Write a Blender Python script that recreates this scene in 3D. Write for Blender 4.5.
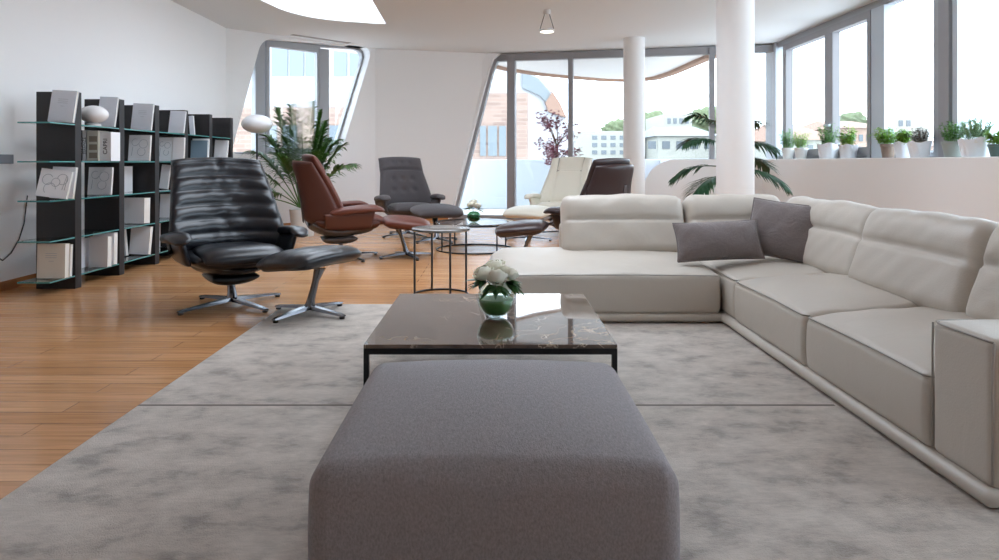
import bpy, bmesh, math, random
from math import sin, cos, pi, radians, sqrt, atan2, exp
from mathutils import Vector, Matrix, Euler

random.seed(7)
for o in list(bpy.data.objects):
    bpy.data.objects.remove(o)
SC = bpy.context.scene
COL = SC.collection

# ------------------------------------------------------------------ camera
H, F, VX, VY = 1.10, 680.0, 494.0, 162.0
cd = bpy.data.cameras.new('camera')
cam = bpy.data.objects.new('camera', cd)
COL.objects.link(cam)
cam.location = (0, 0, H)
cam.rotation_euler = (pi / 2, 0, 0)
cd.sensor_width = 36.0
cd.lens = 36.0 * F / 999.0
cd.shift_x = (499.5 - VX) / 999.0
cd.shift_y = -(280.0 - VY) / 999.0
cd.clip_start = 0.05
cd.clip_end = 500
SC.camera = cam

# ------------------------------------------------------------------ sky, light, exposure
SKY_STRENGTH = 6.0
w = bpy.data.worlds.new('sky')
SC.world = w
w.use_nodes = True
nt = w.node_tree
nt.nodes.clear()
wo = nt.nodes.new('ShaderNodeOutputWorld')
bg = nt.nodes.new('ShaderNodeBackground')
tc = nt.nodes.new('ShaderNodeTexCoord')
mp = nt.nodes.new('ShaderNodeMapping')
mp.inputs['Scale'].default_value = (1.6, 1.6, 5.0)
nz = nt.nodes.new('ShaderNodeTexNoise')
nz.inputs['Scale'].default_value = 1.7
nz.inputs['Detail'].default_value = 6
cr = nt.nodes.new('ShaderNodeValToRGB')
cr.color_ramp.elements[0].position = 0.42
cr.color_ramp.elements[0].color = (0.66, 0.79, 0.95, 1)
cr.color_ramp.elements[1].position = 0.62
cr.color_ramp.elements[1].color = (0.95, 0.97, 1.0, 1)
nt.links.new(tc.outputs['Generated'], mp.inputs['Vector'])
nt.links.new(mp.outputs[0], nz.inputs['Vector'])
nt.links.new(nz.outputs['Fac'], cr.inputs[0])
nt.links.new(cr.outputs[0], bg.inputs[0])
bg.inputs[1].default_value = SKY_STRENGTH
nt.links.new(bg.outputs[0], wo.inputs[0])

SC.view_settings.view_transform = 'Standard'
SC.view_settings.look = 'None'
SC.view_settings.gamma = 1
SC.view_settings.use_curve_mapping = False
SC.view_settings.exposure = 0.2
try:
    SC.cycles.use_denoising = True
    SC.cycles.max_bounces = 14
    SC.cycles.diffuse_bounces = 8
    SC.cycles.glossy_bounces = 5
    SC.cycles.transparent_max_bounces = 16
    SC.cycles.sample_clamp_indirect = 12
    SC.cycles.caustics_reflective = False
    SC.cycles.caustics_refractive = False
except Exception:
    pass

# ------------------------------------------------------------------ materials
def lin(c):
    c = c / 255.0
    return c / 12.92 if c <= 0.04045 else ((c + 0.055) / 1.055) ** 2.4

def rgb(r, g, b):
    return (lin(r), lin(g), lin(b), 1)

def mat(name, col, rough=0.6, metal=0.0, bump=0.0, bscale=200.0, var=0.0, vscale=6.0, coat=0.0, spec=None, sheen=0.0, stretch=(1, 1, 1), soft=0.0, sscale=8.0):
    m = bpy.data.materials.new(name)
    m.use_nodes = True
    t = m.node_tree
    p = t.nodes['Principled BSDF']
    p.inputs['Base Color'].default_value = col
    p.inputs['Roughness'].default_value = rough
    p.inputs['Metallic'].default_value = metal
    if coat:
        p.inputs['Coat Weight'].default_value = coat
        p.inputs['Coat Roughness'].default_value = 0.12
    if spec is not None:
        p.inputs['Specular IOR Level'].default_value = spec
    if sheen:
        p.inputs['Sheen Weight'].default_value = sheen
        p.inputs['Sheen Roughness'].default_value = 0.4
    c = t.nodes.new('ShaderNodeTexCoord')
    mpn = t.nodes.new('ShaderNodeMapping')
    mpn.inputs['Scale'].default_value = stretch
    t.links.new(c.outputs['Object'], mpn.inputs['Vector'])
    if var:
        n = t.nodes.new('ShaderNodeTexNoise')
        n.inputs['Scale'].default_value = vscale
        n.inputs['Detail'].default_value = 5
        t.links.new(mpn.outputs[0], n.inputs['Vector'])
        mx = t.nodes.new('ShaderNodeMixRGB')
        a = [max(0, min(1, x * (1 - var))) for x in col[:3]] + [1]
        b = [max(0, min(1, x * (1 + var))) for x in col[:3]] + [1]
        mx.inputs[1].default_value = a
        mx.inputs[2].default_value = b
        t.links.new(n.outputs['Fac'], mx.inputs[0])
        t.links.new(mx.outputs[0], p.inputs['Base Color'])
    if bump:
        n2 = t.nodes.new('ShaderNodeTexNoise')
        n2.inputs['Scale'].default_value = bscale
        n2.inputs['Detail'].default_value = 3
        t.links.new(mpn.outputs[0], n2.inputs['Vector'])
        bp = t.nodes.new('ShaderNodeBump')
        bp.inputs['Strength'].default_value = bump
        bp.inputs['Distance'].default_value = 0.01
        t.links.new(n2.outputs['Fac'], bp.inputs['Height'])
        t.links.new(bp.outputs[0], p.inputs['Normal'])
        if soft:
            n4 = t.nodes.new('ShaderNodeTexNoise')
            n4.inputs['Scale'].default_value = sscale
            n4.inputs['Detail'].default_value = 4
            n4.inputs['Distortion'].default_value = 1.2
            t.links.new(mpn.outputs[0], n4.inputs['Vector'])
            b4 = t.nodes.new('ShaderNodeBump')
            b4.inputs['Strength'].default_value = soft
            b4.inputs['Distance'].default_value = 0.025
            t.links.new(n4.outputs['Fac'], b4.inputs['Height'])
            t.links.new(b4.outputs[0], bp.inputs['Normal'])
    return m

def mat_pane(name, tint=(0.92, 0.95, 0.96, 1), refl=1.0):
    m = bpy.data.materials.new(name)
    m.use_nodes = True
    t = m.node_tree
    t.nodes.clear()
    o = t.nodes.new('ShaderNodeOutputMaterial')
    mx = t.nodes.new('ShaderNodeMixShader')
    tr = t.nodes.new('ShaderNodeBsdfTransparent')
    tr.inputs[0].default_value = tint
    gl = t.nodes.new('ShaderNodeBsdfGlossy')
    gl.inputs['Roughness'].default_value = 0.0
    lw = t.nodes.new('ShaderNodeLayerWeight')
    lw.inputs['Blend'].default_value = 0.5
    pw = t.nodes.new('ShaderNodeMath')
    pw.operation = 'POWER'
    pw.inputs[1].default_value = 5
    mul = t.nodes.new('ShaderNodeMath')
    mul.operation = 'MULTIPLY_ADD'
    mul.inputs[1].default_value = 0.6 * refl
    mul.inputs[2].default_value = 0.03 * refl
    t.links.new(lw.outputs['Facing'], pw.inputs[0])
    t.links.new(pw.outputs[0], mul.inputs[0])
    t.links.new(mul.outputs[0], mx.inputs[0])
    t.links.new(tr.outputs[0], mx.inputs[1])
    t.links.new(gl.outputs[0], mx.inputs[2])
    t.links.new(mx.outputs[0], o.inputs[0])
    return m

def mat_glass(name, col=(1, 1, 1, 1), rough=0.0):
    m = bpy.data.materials.new(name)
    m.use_nodes = True
    p = m.node_tree.nodes['Principled BSDF']
    p.inputs['Base Color'].default_value = col
    p.inputs['Transmission Weight'].default_value = 1
    p.inputs['Roughness'].default_value = rough
    p.inputs['IOR'].default_value = 1.45
    return m

def mat_wood_floor():
    m = bpy.data.materials.new('oak_parquet')
    m.use_nodes = True
    t = m.node_tree
    p = t.nodes['Principled BSDF']
    c = t.nodes.new('ShaderNodeTexCoord')
    br = t.nodes.new('ShaderNodeTexBrick')
    br.offset = 0.37
    br.inputs['Scale'].default_value = 1.0
    br.inputs['Brick Width'].default_value = 1.9
    br.inputs['Row Height'].default_value = 0.13
    br.inputs['Mortar Size'].default_value = 0.0018
    br.inputs['Mortar Smooth'].default_value = 0.3
    br.inputs['Color1'].default_value = rgb(194, 140, 94)
    br.inputs['Color2'].default_value = rgb(212, 160, 114)
    br.inputs['Mortar'].default_value = rgb(120, 70, 36)
    t.links.new(c.outputs['Object'], br.inputs['Vector'])
    mp_ = t.nodes.new('ShaderNodeMapping')
    mp_.inputs['Scale'].default_value = (1.3, 22, 1)
    t.links.new(c.outputs['Object'], mp_.inputs['Vector'])
    n = t.nodes.new('ShaderNodeTexNoise')
    n.inputs['Scale'].default_value = 1.6
    n.inputs['Detail'].default_value = 8
    n.inputs['Distortion'].default_value = 0.6
    t.links.new(mp_.outputs[0], n.inputs['Vector'])
    ramp = t.nodes.new('ShaderNodeValToRGB')
    ramp.color_ramp.elements[0].position = 0.3
    ramp.color_ramp.elements[0].color = (0.72, 0.70, 0.66, 1)
    ramp.color_ramp.elements[1].position = 0.7
    ramp.color_ramp.elements[1].color = (1.12, 1.12, 1.12, 1)
    t.links.new(n.outputs['Fac'], ramp.inputs[0])
    mx = t.nodes.new('ShaderNodeMixRGB')
    mx.blend_type = 'MULTIPLY'
    mx.inputs[0].default_value = 1
    t.links.new(br.outputs['Color'], mx.inputs[1])
    t.links.new(ramp.outputs[0], mx.inputs[2])
    t.links.new(mx.outputs[0], p.inputs['Base Color'])
    p.inputs['Roughness'].default_value = 0.19
    bp = t.nodes.new('ShaderNodeBump')
    bp.inputs['Strength'].default_value = 0.12
    bp.inputs['Distance'].default_value = 0.004
    t.links.new(n.outputs['Fac'], bp.inputs['Height'])
    t.links.new(bp.outputs[0], p.inputs['Normal'])
    return m

def mat_rug():
    m = bpy.data.materials.new('viscose_rug')
    m.use_nodes = True
    t = m.node_tree
    p = t.nodes['Principled BSDF']
    c = t.nodes.new('ShaderNodeTexCoord')
    mp_ = t.nodes.new('ShaderNodeMapping')
    mp_.inputs['Scale'].default_value = (1.0, 1.35, 1)
    t.links.new(c.outputs['Object'], mp_.inputs['Vector'])
    n = t.nodes.new('ShaderNodeTexNoise')
    n.inputs['Scale'].default_value = 5.2
    n.inputs['Detail'].default_value = 7
    n.inputs['Roughness'].default_value = 0.66
    t.links.new(mp_.outputs[0], n.inputs['Vector'])
    r = t.nodes.new('ShaderNodeValToRGB')
    e = r.color_ramp.elements
    e[0].position = 0.34
    e[0].color = rgb(144, 135, 127)
    e[1].position = 0.62
    e[1].color = rgb(200, 190, 180)
    k = r.color_ramp.elements.new(0.47)
    k.color = rgb(182, 172, 162)
    t.links.new(n.outputs['Fac'], r.inputs[0])
    mp2 = t.nodes.new('ShaderNodeMapping')
    mp2.inputs['Scale'].default_value = (2.5, 9, 1)
    t.links.new(c.outputs['Object'], mp2.inputs['Vector'])
    n2 = t.nodes.new('ShaderNodeTexNoise')
    n2.inputs['Scale'].default_value = 9
    n2.inputs['Detail'].default_value = 4
    t.links.new(mp2.outputs[0], n2.inputs['Vector'])
    r2 = t.nodes.new('ShaderNodeValToRGB')
    r2.color_ramp.elements[0].color = (0.90, 0.90, 0.90, 1)
    r2.color_ramp.elements[0].position = 0.3
    r2.color_ramp.elements[1].color = (1.06, 1.06, 1.06, 1)
    r2.color_ramp.elements[1].position = 0.7
    t.links.new(n2.outputs['Fac'], r2.inputs[0])
    mx = t.nodes.new('ShaderNodeMixRGB')
    mx.blend_type = 'MULTIPLY'
    mx.inputs[0].default_value = 1
    t.links.new(r.outputs[0], mx.inputs[1])
    t.links.new(r2.outputs[0], mx.inputs[2])
    t.links.new(mx.outputs[0], p.inputs['Base Color'])
    p.inputs['Roughness'].default_value = 0.85
    p.inputs['Sheen Weight'].default_value = 0.25
    n3 = t.nodes.new('ShaderNodeTexNoise')
    n3.inputs['Scale'].default_value = 260
    t.links.new(c.outputs['Object'], n3.inputs['Vector'])
    bp = t.nodes.new('ShaderNodeBump')
    bp.inputs['Strength'].default_value = 0.5
    bp.inputs['Distance'].default_value = 0.01
    t.links.new(n3.outputs['Fac'], bp.inputs['Height'])
    t.links.new(bp.outputs[0], p.inputs['Normal'])
    return m

def mat_marble():
    m = bpy.data.materials.new('dark_marble')
    m.use_nodes = True
    t = m.node_tree
    p = t.nodes['Principled BSDF']
    c = t.nodes.new('ShaderNodeTexCoord')
    n = t.nodes.new('ShaderNodeTexNoise')
    n.inputs['Scale'].default_value = 6.5
    n.inputs['Detail'].default_value = 10
    n.inputs['Distortion'].default_value = 0.7
    t.links.new(c.outputs['Object'], n.inputs['Vector'])
    a = t.nodes.new('ShaderNodeMath')
    a.operation = 'SUBTRACT'
    a.inputs[1].default_value = 0.5
    t.links.new(n.outputs['Fac'], a.inputs[0])
    b = t.nodes.new('ShaderNodeMath')
    b.operation = 'ABSOLUTE'
    t.links.new(a.outputs[0], b.inputs[0])
    n2 = t.nodes.new('ShaderNodeTexNoise')
    n2.inputs['Scale'].default_value = 1.8
    n2.inputs['Detail'].default_value = 2
    t.links.new(c.outputs['Object'], n2.inputs['Vector'])
    r2 = t.nodes.new('ShaderNodeMapRange')
    r2.inputs['From Min'].default_value = 0.42
    r2.inputs['From Max'].default_value = 0.62
    t.links.new(n2.outputs['Fac'], r2.inputs['Value'])
    r = t.nodes.new('ShaderNodeValToRGB')
    r.color_ramp.elements[0].position = 0.0
    r.color_ramp.elements[0].color = (1, 1, 1, 1)
    r.color_ramp.elements[1].position = 0.012
    r.color_ramp.elements[1].color = (0, 0, 0, 1)
    t.links.new(b.outputs[0], r.inputs[0])
    mu = t.nodes.new('ShaderNodeMath')
    mu.operation = 'MULTIPLY'
    t.links.new(r.outputs[0], mu.inputs[0])
    t.links.new(r2.outputs[0], mu.inputs[1])
    rb = t.nodes.new('ShaderNodeValToRGB')
    rb.color_ramp.elements[0].position = 0.3
    rb.color_ramp.elements[0].color = rgb(70, 56, 48)
    rb.color_ramp.elements[1].position = 0.75
    rb.color_ramp.elements[1].color = rgb(118, 98, 84)
    t.links.new(n.outputs['Fac'], rb.inputs[0])
    mx = t.nodes.new('ShaderNodeMixRGB')
    mx.inputs[2].default_value = rgb(205, 185, 160)
    t.links.new(mu.outputs[0], mx.inputs[0])
    t.links.new(rb.outputs[0], mx.inputs[1])
    t.links.new(mx.outputs[0], p.inputs['Base Color'])
    p.inputs['Roughness'].default_value = 0.03
    p.inputs['IOR'].default_value = 1.75
    p.inputs['Coat Weight'].default_value = 0.35
    p.inputs['Coat Roughness'].default_value = 0.02
    return m

def mat_brick(name, c1, c2, mortar, bw=0.5, rh=0.16):
    m = bpy.data.materials.new(name)
    m.use_nodes = True
    t = m.node_tree
    p = t.nodes['Principled BSDF']
    c = t.nodes.new('ShaderNodeTexCoord')
    mp_ = t.nodes.new('ShaderNodeMapping')
    mp_.inputs['Rotation'].default_value = (pi / 2, 0, 0)
    t.links.new(c.outputs['Object'], mp_.inputs['Vector'])
    br = t.nodes.new('ShaderNodeTexBrick')
    br.inputs['Scale'].default_value = 1
    br.inputs['Brick Width'].default_value = bw
    br.inputs['Row Height'].default_value = rh
    br.inputs['Mortar Size'].default_value = 0.012
    br.inputs['Color1'].default_value = c1
    br.inputs['Color2'].default_value = c2
    br.inputs['Mortar'].default_value = mortar
    t.links.new(mp_.outputs[0], br.inputs['Vector'])
    t.links.new(br.outputs['Color'], p.inputs['Base Color'])
    p.inputs['Roughness'].default_value = 0.9
    return m

M = {}
M['wall'] = mat('white_plaster', rgb(238, 238, 238), 0.75, bump=0.02, bscale=90)
M['ceiling'] = mat('ceiling_plaster', rgb(226, 227, 227), 0.8, bump=0.02, bscale=90)
M['pillar'] = mat('pillar_paint', rgb(232, 231, 230), 0.6)
M['floor'] = mat_wood_floor()
M['skirt'] = mat('oak_skirting', rgb(176, 116, 66), 0.4, var=0.12, vscale=8)
M['rug'] = mat_rug()
M['seam'] = mat('rug_seam', rgb(122, 115, 108), 0.95)
M['alu'] = mat('grey_aluminium', rgb(158, 160, 164), 0.42, metal=0.1)
M['alu_dark'] = mat('dark_window_frame', rgb(146, 145, 148), 0.45, metal=0.0)
M['alu_light'] = mat('pale_window_post', rgb(186, 194, 202), 0.4, metal=0.15)
M['pane'] = mat_pane('window_glass')
M['parapet'] = mat('terrace_parapet', rgb(196, 204, 212), 0.7)
M['terrace'] = mat('terrace_paving', rgb(190, 188, 184), 0.85, var=0.06, vscale=3)
M['soffit'] = mat('overhang_soffit', rgb(225, 222, 218), 0.8)
M['edge_wood'] = mat('overhang_timber', rgb(150, 118, 98), 0.7, var=0.25, vscale=5)
M['sofa'] = mat('ivory_leather', rgb(192, 184, 174), 0.40, bump=0.10, bscale=160, var=0.03, vscale=3, soft=0.14, sscale=4.5)
M['sofa_pipe'] = mat('grey_piping', rgb(168, 163, 156), 0.55)
M['pouf'] = mat('grey_woven_fabric', rgb(140, 134, 136), 0.97, bump=0.25, bscale=420, var=0.42, vscale=210, sheen=0.15, stretch=(1, 0.35, 0.6))
M['pillow'] = mat('taupe_fabric', rgb(122, 113, 112), 0.95, bump=0.35, bscale=260, var=0.2, vscale=120, sheen=0.2, soft=0.4, sscale=9)
M['marble'] = mat_marble()
M['black_metal'] = mat('black_steel', rgb(22, 22, 24), 0.4, metal=0.4)
M['grey_metal'] = mat('grey_steel', rgb(78, 78, 80), 0.35, metal=0.8)
M['chrome'] = mat('chrome', rgb(190, 192, 196), 0.12, metal=1.0)
M['dark_chrome'] = mat('dark_chrome', rgb(110, 110, 114), 0.18, metal=1.0)
M['black_leather'] = mat('black_leather', rgb(17, 19, 26), 0.33, bump=0.12, bscale=150, coat=0.15)
M['brown_leather'] = mat('brown_leather', rgb(96, 50, 38), 0.42, bump=0.12, bscale=150, var=0.08)
M['brown_shell'] = mat('brown_shell', rgb(82, 43, 33), 0.5, bump=0.12, bscale=150)
M['grey_fabric'] = mat('charcoal_wool', rgb(78, 73, 75), 0.95, bump=0.4, bscale=240, var=0.1, vscale=120, sheen=0.2)
M['white_leather'] = mat('cream_leather', rgb(226, 222, 208), 0.4, bump=0.1, bscale=150)
M['white_seam'] = mat('cream_seam', rgb(150, 144, 132), 0.6)
M['dark_leather'] = mat('dark_brown_leather', rgb(48, 32, 33), 0.34, bump=0.12, bscale=150, coat=0.15)
M['strip'] = mat('grey_strip', rgb(92, 88, 90), 0.4, metal=0.4)
M['shelf_black'] = mat('black_oak', rgb(30, 27, 29), 0.5, var=0.2, vscale=4, stretch=(6, 6, 0.6))
M['shelf_glass'] = mat_glass('shelf_glass', (0.62, 0.86, 0.86, 1))
M['glass_edge'] = mat('green_glass_edge', rgb(74, 138, 138), 0.15)
M['book_white'] = mat('white_book_cover', rgb(240, 241, 244), 0.55)
M['book_grey'] = mat('pale_grey_cover', rgb(212, 217, 226), 0.55)
M['book_blue'] = mat('slate_blue_cover', rgb(124, 148, 164), 0.55)
M['book_cream'] = mat('cream_cover', rgb(222, 218, 206), 0.55)
M['book_dark'] = mat('black_cover', rgb(34, 33, 36), 0.5)
M['paper'] = mat('page_block', rgb(232, 230, 224), 0.8, var=0.05, vscale=200)
M['ink'] = mat('dark_ink', rgb(40, 40, 44), 0.7)
M['ink_grey'] = mat('grey_ink', rgb(168, 172, 180), 0.7)
M['ink_tan'] = mat('tan_ink', rgb(150, 138, 122), 0.7)
M['ink_white'] = mat('white_ink', rgb(235, 235, 235), 0.7)
M['opal'] = mat('opal_glass', rgb(236, 236, 238), 0.25, spec=0.5)
M['leaf'] = mat('palm_leaf', rgb(70, 112, 44), 0.45, var=0.3, vscale=5)
M['leaf_dark'] = mat('kentia_leaf', rgb(46, 84, 56), 0.45, var=0.3, vscale=5)
M['herb'] = mat('herb_leaf', rgb(132, 180, 62), 0.5, var=0.3, vscale=25)
M['herb_dark'] = mat('dark_herb_leaf', rgb(92, 146, 62), 0.5, var=0.3, vscale=25)
M['rosemary'] = mat('rosemary_leaf', rgb(120, 152, 112), 0.6, var=0.25, vscale=25)
M['sage'] = mat('purple_sage_leaf', rgb(132, 124, 116), 0.6, var=0.3, vscale=40)
M['bouquet_leaf'] = mat('bouquet_leaf', rgb(46, 88, 40), 0.4, var=0.25, vscale=30)
M['stem'] = mat('green_stem', rgb(88, 110, 58), 0.5)
M['trunk'] = mat('brown_bark', rgb(98, 78, 62), 0.8, var=0.2, vscale=20)
M['maple'] = mat('red_maple_leaf', rgb(124, 72, 84), 0.6, var=0.3, vscale=10)
M['rose'] = mat('white_petal', rgb(242, 240, 226), 0.6)
M['vase'] = mat_pane('clear_glass', (0.93, 0.97, 0.95, 1), 1.6)
M['vase_dark'] = mat_pane('green_vase_glass', (0.45, 0.62, 0.5, 1), 1.6)
M['lining'] = mat('green_leaf_lining', rgb(74, 124, 66), 0.35, var=0.25, vscale=18)
M['table_glass'] = mat_glass('table_glass', (0.93, 0.97, 0.97, 1))
M['pot_white'] = mat('white_ceramic', rgb(224, 224, 222), 0.4)
M['pot_grey'] = mat('grey_ceramic', rgb(150, 158, 152), 0.5)
M['pot_dark'] = mat('dark_green_pot', rgb(82, 104, 100), 0.5)
M['pot_brown'] = mat('brown_clay', rgb(140, 122, 110), 0.7, var=0.1)
M['wrap'] = mat('white_tissue_paper', rgb(232, 236, 242), 0.8)
M['soil'] = mat('soil', rgb(60, 46, 38), 0.95, var=0.3, vscale=40)
M['switch'] = mat('grey_switch_plate', rgb(142, 144, 150), 0.4, metal=0.3)
M['cable'] = mat('black_cable', rgb(30, 30, 32), 0.5)
M['lamp_white'] = mat('lamp_white_metal', rgb(214, 212, 210), 0.4)
M['slot'] = mat('vent_slot', rgb(150, 144, 140), 0.7)
M['b_brick'] = mat_brick('facade_brick', rgb(142, 120, 108), rgb(124, 104, 94), rgb(146, 130, 120), 0.6, 0.14)
M['b_white'] = mat('facade_white', rgb(164, 165, 168), 0.8)
M['b_pale'] = mat('facade_pale', rgb(154, 154, 146), 0.8, var=0.05)
M['b_pink'] = mat('facade_pink', rgb(160, 136, 122), 0.85)
M['b_grey'] = mat('facade_grey', rgb(168, 176, 182), 0.8)
M['tiles'] = mat('roof_tiles', rgb(140, 114, 100), 0.9, var=0.15, vscale=3)
M['roof_grey'] = mat('grey_roof', rgb(122, 126, 132), 0.8)
M['b_glass'] = mat('facade_glass', rgb(112, 120, 124), 0.25, spec=0.4)
M['b_dark'] = mat('facade_window', rgb(92, 100, 106), 0.2)
M['tree_green'] = mat('tree_crown', rgb(100, 110, 82), 0.9, var=0.3, vscale=1.5)
M['street'] = mat('street_asphalt', rgb(140, 138, 136), 0.9)

# ------------------------------------------------------------------ builders
def setp(o, label=None, cat=None, group=None, kind=None):
    if label: o['label'] = label
    if cat: o['category'] = cat
    if group: o['group'] = group
    if kind: o['kind'] = kind
    return o

def obj(name, bm, m, parent=None, smooth=False, doubles=True):
    if doubles:
        bmesh.ops.remove_doubles(bm, verts=bm.verts, dist=1e-5)
    bmesh.ops.recalc_face_normals(bm, faces=bm.faces)
    me = bpy.data.meshes.new(name)
    bm.to_mesh(me)
    bm.free()
    mats = m if isinstance(m, (list, tuple)) else [m]
    for x in mats:
        me.materials.append(x)
    o = bpy.data.objects.new(name, me)
    COL.objects.link(o)
    if smooth:
        for p in me.polygons:
            p.use_smooth = True
        if smooth is not True:
            try:
                md = None
                me.set_sharp_from_angle(angle=radians(smooth))
            except Exception:
                pass
    if parent is not None:
        o.parent = parent
    return o

def thing(name, label, cat, loc=(0, 0, 0), rz=0.0, group=None, kind=None):
    e = bpy.data.objects.new(name, None)
    e.empty_display_size = 0.1
    COL.objects.link(e)
    e.location = loc
    e.rotation_euler = (0, 0, rz)
    return setp(e, label, cat, group, kind)

def copy_tree(o, parent=None):
    c = o.copy()
    COL.objects.link(c)
    if parent is not None:
        c.parent = parent
    for ch in list(o.children):
        copy_tree(ch, c)
    return c

def B():
    return bmesh.new()

def box(bm, x0, x1, y0, y1, z0, z1, mi=0):
    vs = [bm.verts.new(p) for p in ((x0, y0, z0), (x1, y0, z0), (x1, y1, z0), (x0, y1, z0), (x0, y0, z1), (x1, y0, z1), (x1, y1, z1), (x0, y1, z1))]
    for f in ((0, 3, 2, 1), (4, 5, 6, 7), (0, 1, 5, 4), (1, 2, 6, 5), (2, 3, 7, 6), (3, 0, 4, 7)):
        bm.faces.new([vs[i] for i in f]).material_index = mi
    return vs

def bevel_box(bm, x0, x1, y0, y1, z0, z1, r=0.006):
    b2 = B()
    box(b2, x0, x1, y0, y1, z0, z1)
    bmesh.ops.bevel(b2, geom=list(b2.edges) + list(b2.verts), offset=r, segments=2, affect='EDGES', profile=0.5)
    merge(bm, b2)

def merge(bm, b2, mtx=None):
    me = bpy.data.meshes.new('tmp')
    b2.to_mesh(me)
    b2.free()
    if mtx is not None:
        me.transform(mtx)
    bm.from_mesh(me)
    bpy.data.meshes.remove(me)

def tube(bm, pts, r, n=8, cap=True, squash=None):
    pts = [Vector(p) for p in pts]
    rs = r if isinstance(r, (list, tuple)) else [r] * len(pts)
    rings = []
    up = None
    for i, p in enumerate(pts):
        a = pts[max(0, i - 1)]
        b = pts[min(len(pts) - 1, i + 1)]
        d = (b - a)
        if d.length < 1e-9:
            d = Vector((0, 0, 1))
        d.normalize()
        if up is None:
            ref = Vector((0, 0, 1)) if abs(d.z) < 0.9 else Vector((1, 0, 0))
            up = (ref - d * ref.dot(d)).normalized()
        else:
            up = (up - d * up.dot(d))
            if up.length < 1e-6:
                up = Vector((1, 0, 0))
            up.normalize()
        s = d.cross(up)
        ring = []
        for k in range(n):
            an = 2 * pi * k / n
            a1, a2 = rs[i] * cos(an), rs[i] * sin(an)
            if squash:
                a1 *= squash
            ring.append(bm.verts.new(p + up * a1 + s * a2))
        rings.append(ring)
    for i in range(len(rings) - 1):
        for k in range(n):
            bm.faces.new((rings[i][k], rings[i][(k + 1) % n], rings[i + 1][(k + 1) % n], rings[i + 1][k]))
    if cap:
        bm.faces.new(list(reversed(rings[0])))
        bm.faces.new(rings[-1])

def lathe(bm, prof, n=32, c=(0, 0), close=False):
    rings = []
    for r, z in prof:
        if r < 1e-6:
            rings.append([bm.verts.new((c[0], c[1], z))])
        else:
            rings.append([bm.verts.new((c[0] + r * cos(2 * pi * k / n), c[1] + r * sin(2 * pi * k / n), z)) for k in range(n)])
    for i in range(len(rings) - 1):
        a, b = rings[i], rings[i + 1]
        for k in range(n):
            k2 = (k + 1) % n
            if len(a) == 1 and len(b) == 1:
                continue
            if len(a) == 1:
                bm.faces.new((a[0], b[k2], b[k]))
            elif len(b) == 1:
                bm.faces.new((a[k], a[k2], b[0]))
            else:
                bm.faces.new((a[k], a[k2], b[k2], b[k]))
    if not close:
        for rg in (rings[0], rings[-1]):
            if len(rg) > 2:
                bm.faces.new(rg)

def torus(bm, R, r, z, c=(0, 0), n=48, m=8):
    g = [[bm.verts.new((c[0] + (R + r * cos(2 * pi * j / m)) * cos(2 * pi * i / n), c[1] + (R + r * cos(2 * pi * j / m)) * sin(2 * pi * i / n), z + r * sin(2 * pi * j / m))) for j in range(m)] for i in range(n)]
    for i in range(n):
        for j in range(m):
            bm.faces.new((g[i][j], g[(i + 1) % n][j], g[(i + 1) % n][(j + 1) % m], g[i][(j + 1) % m]))

def poly_slab(bm, outer, holes, fn, t0, t1):
    """filled 2D polygon with holes, given thickness; fn(a, b, t) -> 3D point"""
    loops = [outer] + list(holes)
    caps = []
    for t in (t0, t1):
        ed = []
        lv = []
        for lp in loops:
            vs = [bm.verts.new(fn(a, b, t)) for a, b in lp]
            lv.append(vs)
            for i in range(len(vs)):
                ed.append(bm.edges.new((vs[i], vs[(i + 1) % len(vs)])))
        bmesh.ops.triangle_fill(bm, use_beauty=True, use_dissolve=False, edges=ed)
        caps.append(lv)
    for a, b in zip(caps[0], caps[1]):
        for i in range(len(a)):
            j = (i + 1) % len(a)
            bm.faces.new((a[i], a[j], b[j], b[i]))

def edge_coords(h, r, n, k=5):
    """coordinates from -h to h, dense inside the corner radius r"""
    out = []
    for i in range(k):
        out.append(-h + r * (1 - math.tan((1 - i / k) * pi / 4)))
    inner = h - r
    for i in range(n + 1):
        out.append(-inner + 2 * inner * i / n)
    for i in range(1, k + 1):
        out.append(h - r * (1 - math.tan(i / k * pi / 4)))
    return out

def rbox(bm, size, r, n=10, deform=None, mtx=None, k=4):
    hx, hy, hz = [s / 2 for s in size]
    r = min(r, hx * 0.999, hy * 0.999, hz * 0.999)
    ax = (edge_coords(hx, r, n, k), edge_coords(hy, r, n, k), edge_coords(hz, r, n, k))
    h = (hx, hy, hz)
    b2 = B()

    def pos(p):
        inner = Vector([max(-(h[i] - r), min(h[i] - r, p[i])) for i in range(3)])
        d = Vector(p) - inner
        if d.length > 1e-9:
            q = inner + d.normalized() * r
        else:
            q = Vector(p)
        if deform:
            q = Vector(deform(q, (q.x / hx, q.y / hy, q.z / hz)))
        return q
    for axis in range(3):
        i1, i2 = (axis + 1) % 3, (axis + 2) % 3
        for s in (-1, 1):
            grid = []
            for a in ax[i1]:
                row = []
                for b in ax[i2]:
                    p = [0, 0, 0]
                    p[axis] = s * h[axis]
                    p[i1] = a
                    p[i2] = b
                    row.append(b2.verts.new(pos(p)))
                grid.append(row)
            for i in range(len(grid) - 1):
                for j in range(len(grid[0]) - 1):
                    b2.faces.new((grid[i][j], grid[i + 1][j], grid[i + 1][j + 1], grid[i][j + 1]))
    bmesh.ops.remove_doubles(b2, verts=b2.verts, dist=1e-5)
    merge(bm, b2, mtx)

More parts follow.
